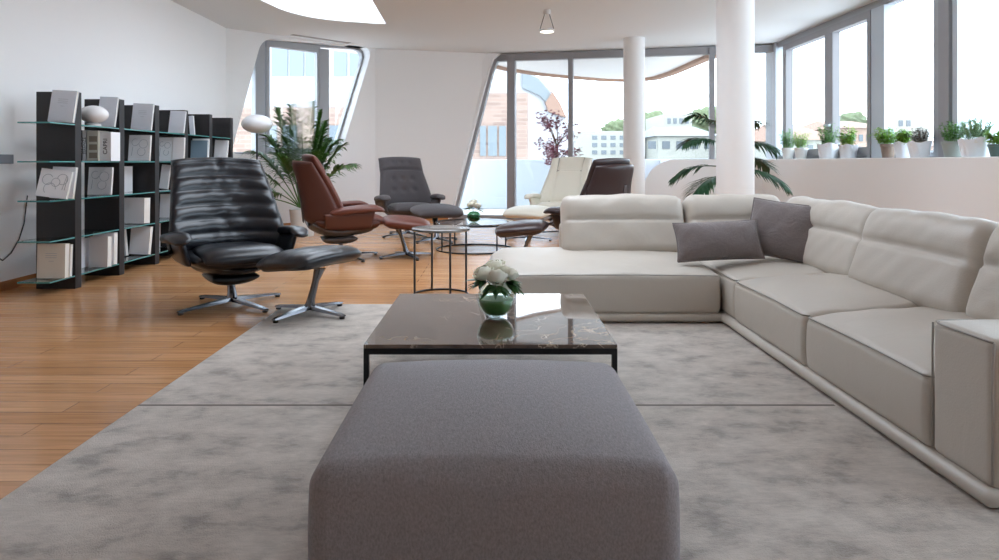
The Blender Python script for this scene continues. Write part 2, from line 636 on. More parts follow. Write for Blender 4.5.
def puff(bm, P, tf, tb, nu=28, nv=28, p=10.0):
    """closed cushion around a mid-surface P(u, v), u in -1..1, v in 0..1, with front/back thickness tf, tb (numbers or functions)"""
    TF = tf if callable(tf) else (lambda u, v: tf)
    TB = tb if callable(tb) else (lambda u, v: tb)

    def s(i, n):
        x = -1 + 2 * i / n
        return 0.45 * x + 0.55 * sin(x * pi / 2)
    us = [s(i, nu) for i in range(nu + 1)]
    vs = [(s(i, nv) + 1) / 2 for i in range(nv + 1)]
    e = 1e-3
    fr, bk = [], []
    for u in us:
        rf, rb = [], []
        for v in vs:
            c = Vector(P(u, v))
            du = Vector(P(min(1, u + e), v)) - Vector(P(max(-1, u - e), v))
            dv = Vector(P(u, min(1, v + e))) - Vector(P(u, max(0, v - e)))
            n = du.cross(dv)
            n = n.normalized() if n.length > 1e-12 else Vector((0, -1, 0))
            k = sqrt(max(0, 1 - abs(u) ** p)) * sqrt(max(0, 1 - abs(2 * v - 1) ** p))
            rf.append(bm.verts.new(c + n * TF(u, v) * k))
            rb.append(bm.verts.new(c - n * TB(u, v) * k))
        fr.append(rf)
        bk.append(rb)
    for i in range(nu):
        for j in range(nv):
            bm.faces.new((fr[i][j], fr[i + 1][j], fr[i + 1][j + 1], fr[i][j + 1]))
            bm.faces.new((bk[i][j], bk[i][j + 1], bk[i + 1][j + 1], bk[i + 1][j]))
    bmesh.ops.remove_doubles(bm, verts=bm.verts, dist=1e-5)

def round_uv(u, v, k=0.3):
    w_ = v * 2 - 1
    return u * sqrt(1 - k * w_ * w_), (w_ * sqrt(1 - k * u * u) + 1) / 2

def lerp(a, b, t):
    return a + (b - a) * t

def noise2(x, y, s=0.0):
    return sin(x * 3.1 + s) * cos(y * 2.7 - s * 1.3) + 0.5 * sin(x * 7.3 - y * 5.1 + s * 2)

# ------------------------------------------------------------------ the setting
CZ = 3.2
XL = -4.2
A0, A1 = Vector((XL, 10.66)), Vector((-2.2, 12.6))
W1 = Vector((0.12, 13.2))
G0, G1 = Vector((-0.95, 13.38)), Vector((5.0, 12.0))
XR = 5.0
Y0 = -4.0

bm = B()
box(bm, XL - 0.3, XR + 0.4, Y0 - 0.3, 13.6, -0.2, 0)
floor = obj('floor', bm, M['floor'])
setp(floor, 'warm oak plank floor under the rug and chairs', 'floor', kind='structure')

sky_hole = [(-1.5, 7.3), (-1.58, 8.81), (-1.64, 10.35), (-1.83, 10.33), (-2.02, 10.24), (-2.25, 10.16), (-2.43, 10.06), (-2.62, 9.92), (-2.77, 9.71), (-2.87, 9.53), (-2.94, 9.33), (-3.03, 8.81), (-3.08, 7.3)]
added_light_hole = [(-1.3, 4.6), (1.2, 4.6), (1.2, 7.6), (-1.3, 7.6)]  # unseen opening overhead, added to let extra sky light into the room
bm = B()
poly_slab(bm, [(XL - 0.3, Y0 - 0.3), (XR + 0.1, Y0 - 0.3), (XR + 0.1, 12.1), (0.0, 13.45), (-2.2, 13.6), (XL - 0.3, 11.5)], [sky_hole, added_light_hole], lambda a, b, t: (a, b, t), CZ, CZ + 0.25)
ceil = obj('ceiling', bm, M['ceiling'])
setp(ceil, 'flat white ceiling with a curved skylight opening', 'ceiling', kind='structure')
bm = B()
n = len(sky_hole)
for i in range(n):
    a, b = sky_hole[i], sky_hole[(i + 1) % n]
    c_ = Vector((-2.3, 9.0))
    da = (Vector(a) - c_).normalized() * 0.05
    db = (Vector(b) - c_).normalized() * 0.05
    q = [(a[0], a[1], CZ + 0.25), (b[0], b[1], CZ + 0.25), (b[0], b[1], CZ + 1.0), (a[0], a[1], CZ + 1.0)]
    r_ = [(x + (da if k in (0, 3) else db).x, y + (da if k in (0, 3) else db).y, z) for k, (x, y, z) in enumerate(q)]
    vi = [bm.verts.new(p) for p in q]
    vo = [bm.verts.new(p) for p in r_]
    bm.faces.new(vi)
    bm.faces.new(vo)
    bm.faces.new((vi[3], vi[2], vo[2], vo[3]))
    bm.faces.new((vi[0], vi[1], vo[1], vo[0]))
tw = obj('trim_1', bm, M['wall'])
setp(tw, 'white light well rising above the curved skylight opening', 'skylight well', kind='structure')

bm = B()
box(bm, XL - 0.25, XL, Y0, 10.7, 0, CZ)
setp(obj('wall_left', bm, M['wall']), 'long white wall behind the black bookcase', 'wall', kind='structure')
bm = B()
box(bm, XL, XL + 0.014, Y0, 10.66, 0, 0.08)
setp(obj('baseboard_left', bm, M['skirt']), 'oak skirting along the wall behind the bookcase', 'skirting board', kind='structure')

# wall plane helpers: s along the wall, z up, t outwards
def plane(P0, P1):
    d = (P1 - P0).normalized()
    nrm = Vector((-d.y, d.x))
    if nrm.y < 0:
        nrm = -nrm
    return d, nrm, (P1 - P0).length

def on_plane(P0, d, px, py):
    """where the sight line through a photo pixel meets a vertical wall plane -> (s, z)"""
    k = (px - VX) / F
    # P0.x + s d.x = k (P0.y + s d.y)
    s = (k * P0.y - P0.x) / (d.x - k * d.y)
    Y = P0.y + s * d.y
    return s, H - (py - VY) * Y / F

def round_poly(pts, rads, n=6):
    out = []
    m_ = len(pts)
    for i in range(m_):
        p = Vector(pts[i])
        a = (Vector(pts[i - 1]) - p)
        b = (Vector(pts[(i + 1) % m_]) - p)
        r = rads[i]
        if r <= 0:
            out.append((p.x, p.y))
            continue
        q0 = p + a.normalized() * r
        q1 = p + b.normalized() * r
        for k in range(n + 1):
            t = k / n
            q = q0 * (1 - t) ** 2 + p * 2 * t * (1 - t) + q1 * t ** 2
            out.append((q.x, q.y))
    return out

dA, nA, LA = plane(A0, A1)
fA = lambda s, z, t: (A0.x + dA.x * s + nA.x * t, A0.y + dA.y * s + nA.y * t, z)
hA = [on_plane(A0, dA, *p) for p in ((231, 154), (341, 154), (373, 47), (262, 38))]
hole1 = round_poly(hA, [0.12, 0.16, 0.28, 0.22])
bm = B()
poly_slab(bm, [(0, 0), (LA, 0), (LA, CZ), (0, CZ)], [hole1], fA, 0, 0.34)
setp(obj('wall_window', bm, M['wall']), 'white angled wall around the slanted window', 'wall', kind='structure')
bm = B()
poly_slab(bm, [(0.02, 0), (LA, 0), (LA, 0.08), (0.02, 0.08)], [], fA, -0.014, 0)
setp(obj('baseboard_window', bm, M['skirt']), 'oak skirting below the slanted window', 'skirting board', kind='structure')

def wall_bar(bm, f, pts, t0, t1):
    poly_slab(bm, pts, [], f, t0, t1)

def shrink(poly, d):
    c = Vector((sum(p[0] for p in poly) / len(poly), sum(p[1] for p in poly) / len(poly)))
    out = []
    for p in poly:
        v = Vector(p) - c
        out.append(tuple(c + v * (1 - d / v.length)))
    return out

w1 = thing('window_1', 'slanted window with rounded corners in the angled wall', 'window', (0, 0, 0), kind='structure')
inner1 = shrink(hole1, 0.05)
bm = B()
poly_slab(bm, hole1, [inner1], fA, 0.20, 0.30)
obj('frame', bm, M['alu'], w1)
def slant_bounds(s):
    return hA[0][1], hA[2][1]
zb, zt = hA[0][1] + 0.02, hA[3][1] - 0.02
sa, _ = on_plane(A0, dA, 265, 100)
sb, _ = on_plane(A0, dA, 329, 100)
bm = B()
wall_bar(bm, fA, [(sa - 0.09, zb), (sa + 0.07, zb), (sa + 0.07, zt), (sa - 0.09, zt)], 0.15, 0.31)
obj('mullion', bm, M['alu'], w1)
bm = B()
wall_bar(bm, fA, [(sb - 0.09, zb), (sb + 0.09, zb), (sb + 0.09, zt), (sb - 0.09, zt)], 0.15, 0.31)
obj('mullion', bm, M['alu'], w1)
bm = B()
so = [(sa + 0.1, zb - 0.0), (sb - 0.08, zb), (sb - 0.08, zt + 0.05), (sa + 0.1, zt + 0.05)]
poly_slab(bm, so, [[(sa + 0.16, zb + 0.09), (sb - 0.14, zb + 0.09), (sb - 0.14, zt - 0.07), (sa + 0.16, zt - 0.07)]], fA, 0.16, 0.26)
obj('sash', bm, M['alu'], w1)
bm = B()
poly_slab(bm, shrink(hole1, 0.03), [], fA, 0.24, 0.25)
obj('pane', bm, M['pane'], w1)

# wall between the two windows, with a leaning edge
PB0, PB1 = A1, W1
dB, nB, LB = plane(PB0, PB1)
fB = lambda s, z, t: (PB0.x + dB.x * s + nB.x * t, PB0.y + dB.y * s + nB.y * t, z)
s_bot, _ = on_plane(PB0, dB, 449, 219)
s_top, _ = on_plane(PB0, dB, 489, 60)
lean = [(0, 0), (s_bot, 0), (s_bot + (s_top - s_bot) * 0.9, CZ * 0.9), (s_top + 0.06, CZ - 0.10), (s_top + 0.2, CZ - 0.03), (s_top + 0.42, CZ), (0, CZ)]
bm = B()
poly_slab(bm, lean, [], fB, 0, 0.34)
setp(obj('wall_between', bm, M['wall']), 'white wall with a leaning edge between the two windows', 'wall', kind='structure')
bm = B()
poly_slab(bm, [(0, 0), (s_bot - 0.02, 0), (s_bot - 0.01, 0.08), (0, 0.08)], [], fB, -0.014, 0)
setp(obj('baseboard_between', bm, M['skirt']), 'oak skirting behind the grey lounge chair', 'skirting board', kind='structure')

# large glazed front
dG, nG, LG = plane(G0, G1)
fG = lambda s, z, t: (G0.x + dG.x * s + nG.x * t, G0.y + dG.y * s + nG.y * t, z)
w2 = thing('window_2', 'wide floor to ceiling glazing towards the terrace', 'window', kind='structure')
def gs(px):
    return on_plane(G0, dG, px, 100)[0]
zf = CZ - 0.02
bm = B()
wall_bar(bm, fG, [(gs(497), zf - 0.13), (LG, zf - 0.13), (LG, zf), (gs(497), zf)], 0, 0.14)
obj('head_frame', bm, M['alu_dark'], w2)
bm = B()
e0, e1 = gs(452), gs(490)
wall_bar(bm, fG, [(e0, 0), (e0 + 0.06, 0), (e1 + 0.06, zf - 0.32), (e1 + 0.14, zf - 0.14), (e1 + 0.30, zf - 0.06), (e1 + 0.22, zf), (e1 + 0.08, zf - 0.10), (e1, zf - 0.30)], 0.0, 0.14)
obj('leaning_frame', bm, M['alu'], w2)
bm = B()
r0, r1 = gs(445), gs(481)
wall_bar(bm, fG, [(r0, 0), (e0 + 0.005, 0), (e1 + 0.005, zf - 0.30), (e1 + 0.085, zf - 0.10), (e1 + 0.22, zf - 0.0), (r1 + 0.16, CZ - 0.005), (r1 + 0.05, zf - 0.14), (r1, zf - 0.30)], -0.10, 0.10)
setp(obj('trim_2', bm, M['wall']), 'white reveal along the leaning edge of the terrace glazing', 'window reveal', kind='structure')
for px, wd, mt in ((511, 0.15, 'alu_dark'), (570.5, 0.09, 'alu_dark'), (640, 0.09, 'alu_dark'), (712, 0.09, 'alu_dark')):
    s = gs(px)
    bm = B()
    zz = 0 if px < 640 else 1.15
    wall_bar(bm, fG, [(s - wd / 2, zz), (s + wd / 2, zz), (s + wd / 2, zf), (s - wd / 2, zf)], -0.02, 0.16)
    obj('mullion', bm, M[mt], w2)
bm = B()
wall_bar(bm, fG, [(e0, 0), (gs(640), 0), (gs(640), 0.07), (e0, 0.07)], 0, 0.14)
obj('threshold', bm, M['alu'], w2)
for a, b in ((None, 511), (511, 570.5), (570.5, 640), (640, 712), (712, None)):
    s0 = None if a is None else gs(a)
    s1 = LG if b is None else gs(b)
    bm = B()
    if s0 is None:
        pts = [(e0, 0.05), (s1, 0.05), (s1, zf - 0.1), (e1 + 0.1, zf - 0.1), (e1, zf - 0.25)]
    else:
        z0 = 0.05 if a < 640 else 1.15
        pts = [(s0, z0), (s1, z0), (s1, zf - 0.1), (s0, zf - 0.1)]
    wall_bar(bm, fG, pts, 0.06, 0.07)
    obj('pane', bm, M['pane'], w2)

# low parapet with a rounded end, then the window wall along the sofa side
SILL = 1.15
s0 = gs(643)
bm = B()
pp = [(s0, 0), (LG - 0.02, 0), (LG - 0.02, SILL)]
for k in range(9):
    a = pi / 2 + k / 8 * pi / 2
    pp.append((s0 + 0.6 + 0.6 * cos(a), SILL - 0.6 + 0.6 * sin(a)))
poly_slab(bm, pp, [], fG, -0.22, 0.05)
setp(obj('wall_parapet', bm, M['wall']), 'low white parapet with a rounded end beside the rear pillar', 'parapet', kind='structure')
bm = B()
bevel_box(bm, XR - 0.32, XR + 0.1, Y0, 12.0, 0, SILL, 0.012)
setp(obj('wall_right', bm, M['wall']), 'low white wall carrying the herb pots behind the sofa', 'parapet', kind='structure')

bm = B()
bevel_box(bm, XR - 0.05, XR + 0.1, Y0, -1.8, SILL, CZ, 0.004)  # out of view, added to shut off window light from the pouf front
setp(obj('wall_right_light_block', bm, M['wall']), 'unseen white wall added to block light at the end of the window band', 'wall', kind='structure')
w3 = thing('window_3', 'long band of tall windows above the herb pots', 'window', kind='structure')
def ry(px):
    return XR * F / (px - VX)
bm = B()
box(bm, XR - 0.02, XR + 0.1, -1.8, 12.0, CZ - 0.1, CZ)
obj('head_frame', bm, M['alu'], w3)
bm = B()
box(bm, XR - 0.0, XR + 0.08, -1.8, 12.0, SILL, SILL + 0.06)
obj('bottom_rail', bm, M['alu'], w3)
bm = B()
box(bm, XR - 0.06, XR + 0.1, ry(779), ry(769), SILL, CZ)
obj('corner_post', bm, M['alu_light'], w3)
sash_y = (ry(874.4), ry(786))
bm = B()
for y0, y1, z0, z1 in ((sash_y[0] + 0.08, sash_y[1] - 0.13, SILL + 0.05, SILL + 0.15), (sash_y[0] + 0.08, sash_y[1] - 0.13, CZ - 0.2, CZ - 0.1), (sash_y[0], sash_y[0] + 0.08, SILL + 0.001, CZ - 0.1), (sash_y[1] - 0.13, sash_y[1], SILL + 0.001, CZ - 0.1)):
    box(bm, XR - 0.056, XR + 0.066, y0, y1, z0, z1)
obj('sash', bm, M['alu_dark'], w3)
bm = B()
box(bm, XR - 0.05, XR + 0.06, ry(836), ry(828), SILL + 0.15, CZ - 0.2)
obj('mullion', bm, M['alu_dark'], w3)
bm = B()
hy = ry(832)
box(bm, XR - 0.10, XR - 0.05, hy - 0.02, hy + 0.02, 1.62, 1.66)
box(bm, XR - 0.12, XR - 0.09, hy - 0.14, hy + 0.02, 1.62, 1.655)
obj('window_handle', bm, M['alu_light'], w3)
posts = [(ry(888), ry(875), 'alu_light', 0.0), (ry(944), ry(938), 'alu', 0.0), (ry(955), ry(944.5), 'alu_dark', 0.02), (ry(962), ry(957), 'alu_light', 0.0)]
yy = 5.6
while yy > -1.8:
    posts.append((yy - 0.28, yy, 'alu_light', 0.0))
    yy -= 1.45
for y0, y1, mm, ex in posts:
    bm = B()
    box(bm, XR - 0.05 - ex, XR + 0.1, y0, y1, SILL, CZ - 0.1)
    obj('post', bm, M[mm], w3)
edges = [12.0, ry(832), ry(881), ry(950), 5.46, 4.0, 2.57, 1.1, -0.35, -1.8]
for a, b in zip(edges[1:], edges[:-1]):
    bm = B()
    box(bm, XR + 0.03, XR + 0.04, a, b, SILL + 0.02, CZ - 0.05)
    obj('pane', bm, M['pane'], w3)

# wall behind the camera, left solid to cut light on the pouf front
bm = B()
poly_slab(bm, [(XL, 0), (XR, 0), (XR, CZ), (XL, CZ)], [], lambda a, b, t: (a, Y0 - t, b), 0, 0.25)
setp(obj('wall_back', bm, M['wall']), 'plain white wall closing the room opposite the glazing', 'wall', kind='structure')

# pillars
for (x, y, r, lab) in ((2.66, 7.5, 0.2, 'thick round white pillar just behind the sofa back'), (2.38, 11.55, 0.18, 'round white pillar by the terrace glazing, behind the dark brown chair')):
    bm = B()
    lathe(bm, [(r, 0), (r, CZ)], 64, (x, y))
    o = obj('pillar', bm, M['pillar'], smooth=40)
    setp(o, lab, 'pillar', kind='structure')

# ------------------------------------------------------------------ outside
bm = B()
box(bm, -1.6, 7, 12.6, 17.2, -0.25, -0.04)
setp(obj('terrace', bm, M['terrace']), 'pale paved terrace outside the glazing', 'terrace', kind='structure')
bm = B()
bevel_box(bm, -1.7, 4.3, 16.6, 16.85, -0.04, 1.17, 0.02)
bevel_box(bm, 4.05, 4.3, 13.2, 16.6, -0.04, 1.17, 0.02)
setp(obj('terrace_wall', bm, M['parapet']), 'pale terrace parapet outside the tall glazing', 'parapet', kind='structure')
ov = [(-2.2, 13.4), (-0.3, 14.4), (0.25, 15.5), (1.9, 17.0), (2.9, 17.55), (3.85, 17.75), (4.25, 16.6), (4.35, 15.0), (4.4, 13.6), (4.55, 12.3), (5.6, 11.2), (5.3, 11.2), (5.1, 12.0)]
ov = [(-2.2, 13.4), (-1.0, 13.9), (-0.3, 14.5), (0.25, 15.5), (1.0, 16.35), (1.9, 17.0), (2.9, 17.6), (3.7, 17.75), (4.15, 17.2), (4.3, 16.2), (4.35, 15.0), (4.4, 13.8), (4.6, 12.75), (5.05, 12.15), (0, 13.3)]
bm = B()
poly_slab(bm, ov, [], lambda a, b, t: (a, b, t), 3.25, 3.6)
over = thing('roof_overhang', 'white curved roof overhang above the terrace', 'roof overhang', kind='structure')
obj('soffit', bm, M['soffit'], over)
bm = B()
edge = ov[:-1]
for i in range(len(edge) - 1):
    p, q = Vector(edge[i]), Vector(edge[i + 1])
    d = (q - p).normalized()
    nn = Vector((-d.y, d.x))
    wd = 0.05 if i < 7 else 0.16
    c4 = [p + nn * 0.03, q + nn * 0.03, q - nn * wd, p - nn * wd]
    lo = [bm.verts.new((v.x, v.y, 3.18)) for v in c4]
    hi = [bm.verts.new((v.x, v.y, 3.7)) for v in c4]
    bm.faces.new(lo)
    bm.faces.new(hi)
    for k in range(4):
        bm.faces.new((lo[k], lo[(k + 1) % 4], hi[(k + 1) % 4], hi[k]))
obj('timber_edge', bm, M['edge_wood'], over)

bm = B()
box(bm, -160, 200, 18, 260, -14.2, -14)
setp(obj('street', bm, M['street']), 'street level far below the apartment', 'street', kind='structure')

def building(label, x0, x1, y, depth, z1, mwall, wins, roof=None, wm='b_dark', cat='building', name='building'):
    b = thing(name, label, cat, ((x0 + x1) / 2, y, -14))
    W = (x1 - x0) / 2
    hh = z1 + 14
    bm = B()
    box(bm, -W, W, 0, depth, 0, hh)
    obj('facade', bm, M[mwall], b)
    if roof:
        bm = B()
        k = roof[1]
        vs = [bm.verts.new(p) for p in ((-W - .3, -.3, hh), (W + .3, -.3, hh), (W + .3, depth + .3, hh), (-W - .3, depth + .3, hh), (-W * 0.75, depth / 2, hh + k), (W * 0.75, depth / 2, hh + k))]
        for f in ((0, 1, 5, 4), (1, 2, 5), (2, 3, 4, 5), (3, 0, 4), (0, 3, 2, 1)):
            bm.faces.new([vs[i] for i in f])
        obj('roof', bm, M[roof[0]], b)
    for (a0, a1, b0, b1) in wins:
        bm = B()
        box(bm, a0 - (x0 + x1) / 2, a1 - (x0 + x1) / 2, -0.05, 0.1, b0 + 14, b1 + 14)
        obj('window', bm, M[wm], b)
    return b

def X(px, Y):
    return (px - VX) * Y / F
def Z(py, Y):
    return H - (py - VY) * Y / F
def grid(px0, px1, nx, py0, py1, ny, Y, fx=0.55, fy=0.55):
    out = []
    for i in range(nx):
        for j in range(ny):
            a = lerp(px0, px1, (i + 0.5 - fx / 2) / nx)
            b = lerp(px0, px1, (i + 0.5 + fx / 2) / nx)
            c = lerp(py0, py1, (j + 0.5 - fy / 2) / ny)
            d = lerp(py0, py1, (j + 0.5 + fy / 2) / ny)
            out.append((X(a, Y), X(b, Y), Z(d, Y), Z(c, Y)))
    return out

Yb = 24.0
building('brick building with tall windows outside the leaning window edge', X(440, Yb), X(528, Yb), Yb, 8, Z(93, Yb), 'b_brick',
         [(X(a, Yb), X(b, Yb), Z(156, Yb), Z(126, Yb)) for a, b in ((480, 486), (488, 497), (499, 506))], None, 'b_glass')
Yb = 22.0
wl = building('white office building with glazed top floor seen through the slanted window', X(190, Yb), X(400, Yb), Yb, 9, Z(20, Yb), 'b_white',
         [(X(a, Yb), X(b, Yb), Z(76, Yb), Z(46, Yb)) for a, b in ((225, 250), (272, 288), (290, 304), (306, 324), (334, 347), (350, 364))], None, 'b_glass')
bm = B()
box(bm, X(190, Yb) - wl.location.x, X(400, Yb) - wl.location.x, -0.3, 0.0, 0, Z(108, Yb) + 14)
obj('brick_base', bm, M['b_brick'], wl)
for a, b in ((270, 280), (286, 300), (306, 318), (332, 344)):
    bm = B()
    box(bm, X(a, Yb) - wl.location.x, X(b, Yb) - wl.location.x, -0.36, -0.2, Z(150, Yb) + 14, Z(126, Yb) + 14)
    obj('window', bm, M['b_pink'] if a in (306,) else M['b_dark'], wl)
# white vaulted building
Yv = 36.0
vb = thing('building', 'white modern building with a vaulted glass roof behind the brick building', 'building', (0, Yv, -14))
prof = [(X(470, Yv), 0)] + [(X(p, Yv), Z(q, Yv) + 14) for p, q in ((470, 62), (495, 63), (520, 68), (540, 78), (552, 92), (562, 110), (570, 130))] + [(X(573, Yv), 0)]
prof = [(a, b) for a, b in reversed(prof)]
bm = B()
poly_slab(bm, prof, [], lambda a, b, t: (a, t, b), 0, 10)
obj('facade', bm, M['b_white'], vb)
bm = B()
poly_slab(bm, [(X(p, Yv), Z(q, Yv) + 14) for p, q in ((522, 72), (538, 79), (549, 92), (557, 108), (549, 106), (540, 96), (522, 88))], [], lambda a, b, t: (a, t, b), -0.2, 0.1)
obj('glass_vault', bm, M['b_glass'], vb)
bm = B()
poly_slab(bm, [(X(p, Yv), Z(q, Yv) + 14) for p, q in ((552, 92), (560, 104), (566, 118), (548, 112), (545, 103))], [], lambda a, b, t: (a, t, b), -0.3, 0.1)
obj('roof_patch', bm, M['tiles'], vb)
Yb = 60.0
building('pale apartment block with rows of windows beyond the maple', X(572, Yb), X(640, Yb), Yb, 10, Z(131, Yb), 'b_pale', grid(590, 636, 5, 134, 156, 3, Yb), None)
Yb = 66.0
building('low white block on the skyline between the two pillars', X(664, Yb), X(692, Yb), Yb, 8, Z(114, Yb), 'b_pale', grid(666, 690, 4, 116, 126, 1, Yb), None)
Yb = 56.0
building('long grey roofed house between the two pillars', X(658, Yb), X(717, Yb), Yb, 9, Z(136, Yb), 'b_pale', grid(645, 715, 5, 138, 152, 1, Yb), ('roof_grey', 1.0))
Yb = 48.0
building('tiled roof house seen just past the thick pillar', X(765, Yb), X(790, Yb), Yb, 9, Z(140, Yb), 'b_pale', grid(767, 788, 2, 142, 156, 1, Yb), ('tiles', 0.7))
Yb = 38.0
building('terracotta roofed house seen behind the first pair of herb pots', X(790, Yb), X(838, Yb), Yb, 9, Z(140, Yb), 'b_pale', grid(795, 835, 4, 142, 156, 1, Yb), ('tiles', 1.1))
Yb = 52.0
building('pale house with a low pink roof seen behind the fourth herb pot', X(838, Yb), X(888, Yb), Yb, 9, Z(128, Yb), 'b_pink', grid(842, 872, 4, 132, 156, 2, Yb), ('tiles', 0.8))
Yb = 70.0
building('tall white block with dark window strip on the skyline above the clay pot', X(896, Yb), X(928, Yb), Yb, 10, Z(117, Yb), 'b_pale', grid(897, 912, 2, 118, 150, 3, Yb), None)
Yb = 58.0
building('low tan house seen behind the sage pot', X(905, Yb), X(1010, Yb), Yb, 9, Z(146, Yb), 'b_pink', grid(925, 1000, 7, 148, 158, 1, Yb), ('tiles', 0.6))

def blob_tree(label, px, py, Y, r):
    t = thing('tree', label, 'tree', (X(px, Y), Y, -14))
    zc = Z(py, Y) + 14
    bm = B()
    tube(bm, [(0, 0, 0), (0, 0, zc)], [0.35, 0.2], 8)
    obj('trunk', bm, M['trunk'], t)
    bm = B()
    bmesh.ops.create_icosphere(bm, subdivisions=4, radius=r)
    for v in bm.verts:
        d = v.co.normalized()
        k = 1 + 0.18 * sin(d.x * 7 + px) * cos(d.y * 8) + 0.12 * sin(d.z * 13 + d.x * 9)
        v.co = d * r * k
        v.co.z = v.co.z * 0.75 + zc
    obj('crown', bm, M['tree_green'], t, True)
blob_tree('round green tree above the pale apartment block', 618, 132, 75, 1.7)
blob_tree('pale green tree beside the rear pillar on the skyline', 652, 126, 80, 2.2)
blob_tree('green tree on the skyline touching the thick pillar', 706, 124, 80, 2.4)
blob_tree('dark green tree above the pink roofed house', 851, 124, 75, 1.6)

# red maple on the terrace
mp_t = thing('maple_tree', 'red leaved maple in a pot on the terrace behind the cream chair', 'tree', (X(558, 15.2), 15.2, -0.04))
bm = B()
lathe(bm, [(0.0, 0), (0.2, 0), (0.26, 0.36), (0.23, 0.36), (0.21, 0.3), (0, 0.3)], 24)
obj('pot', bm, M['pot_grey'], mp_t, 40)
bm = B()
rnd = random.Random(3)
tips = []
tube(bm, [(0, 0, 0.3), (0.02, 0, 0.9), (-0.05, 0.02, 1.6)], [0.035, 0.028, 0.02], 8)
for i in range(17):
    a = rnd.uniform(0, 2 * pi)
    z0 = rnd.uniform(0.8, 1.55)
    rr = rnd.uniform(0.25, 0.6)
    up = rnd.uniform(0.05, 0.75)
    p0 = Vector((0, 0, z0))
    p2 = Vector((cos(a) * rr, sin(a) * rr, z0 + up))
    p1 = (p0 + p2) / 2 + Vector((0, 0, 0.1))
    tube(bm, [p0, p1, p2], [0.014, 0.009, 0.004], 5)
    tips.append((p1, p2))
obj('trunk', bm, M['trunk'], mp_t, True)
bm = B()
for p1, p2 in tips:
    for k in range(62):
        c = lerp(p1, p2, rnd.random() * 1.1) + Vector((rnd.gauss(0, .075), rnd.gauss(0, .075), rnd.gauss(0, .055)))
        rot = Euler((rnd.uniform(-.8, .8), rnd.uniform(-.8, .8), rnd.uniform(0, 6))).to_matrix()
        s = rnd.uniform(0.03, 0.055)
        vs = []
        for q in range(10):
            rr = s if q % 2 == 0 else s * 0.4
            vs.append(bm.verts.new(c + rot @ Vector((rr * cos(q * pi / 5), rr * sin(q * pi / 5), 0.004 * (q % 2)))))
        bm.faces.new(vs)
setp(obj('foliage', bm, M['maple'], mp_t, doubles=False), kind='stuff')

# ------------------------------------------------------------------ rug, pouf, coffee table
bm = B()
bevel_box(bm, -1.59, 1.75, 1.1, 5.2, 0.0, 0.014, 0.004)
rug = obj('rug', bm, M['rug'])
setp(rug, 'large mottled grey rug under the pouf and coffee table', 'rug')
bm = B()
box(bm, -1.588, 1.52, 3.028, 3.044, 0.0135, 0.0152)
obj('seam', bm, M['seam'], rug)

def pouf_def(q, n):
    x, y, z = q
    if n[2] > 0:
        k = max(0, 1 - n[0] ** 2) * max(0, 1 - n[1] ** 2)
        z += 0.062 * k ** 0.8 * n[2]
    z0 = n[2]
    x *= 1 + 0.012 * (1 - z0 * z0)
    y *= 1 + 0.010 * (1 - z0 * z0)
    if z0 > 0.5:
        # small pulls along the front seam
        f = exp(-((n[2] - 0.86) / 0.12) ** 2)
        y += 0.002 * f * sin(n[0] * 60) * (1 if n[1] < 0 else 0)
    return (x, y, z)
t = thing('pouf', 'big square grey woven pouf in front of the marble coffee table', 'pouf', (0.0, 1.99, 0.0145))
bm = B()
rbox(bm, (0.865, 0.87, 0.348), 0.055, 16, pouf_def, Matrix.Translation((0, 0, 0.204)), 6)
obj('upholstery', bm, M['pouf'], t, True)
for sx in (-1, 1):
    for sy in (-1, 1):
        bm = B()
        lathe(bm, [(0.025, 0), (0.03, 0.032)], 16, (sx * 0.33, sy * 0.33))
        obj('foot', bm, M['black_metal'], t)

ct = thing('coffee_table', 'low square coffee table with a glossy dark marble top on a black frame', 'table', (-0.015, 3.42, 0.0145))
bm = B()
bevel_box(bm, -0.535, 0.535, -0.555, 0.555, 0.30, 0.316, 0.002)
obj('tabletop', bm, M['marble'], ct)
bm = B()
for x0, x1, y0, y1 in ((-0.535, 0.535, -0.555, -0.533), (-0.535, 0.535, 0.533, 0.555), (-0.535, -0.513, -0.533, 0.533), (0.513, 0.535, -0.533, 0.533)):
    box(bm, x0, x1, y0, y1, 0.274, 0.30)
obj('frame', bm, M['black_metal'], ct)
for sx in (-1, 1):
    for sy in (-1, 1):
        bm = B()
        box(bm, sx * 0.524 - 0.011, sx * 0.524 + 0.011, sy * 0.544 - 0.011, sy * 0.544 + 0.011, 0, 0.274)
        obj('leg', bm, M['black_metal'], ct)

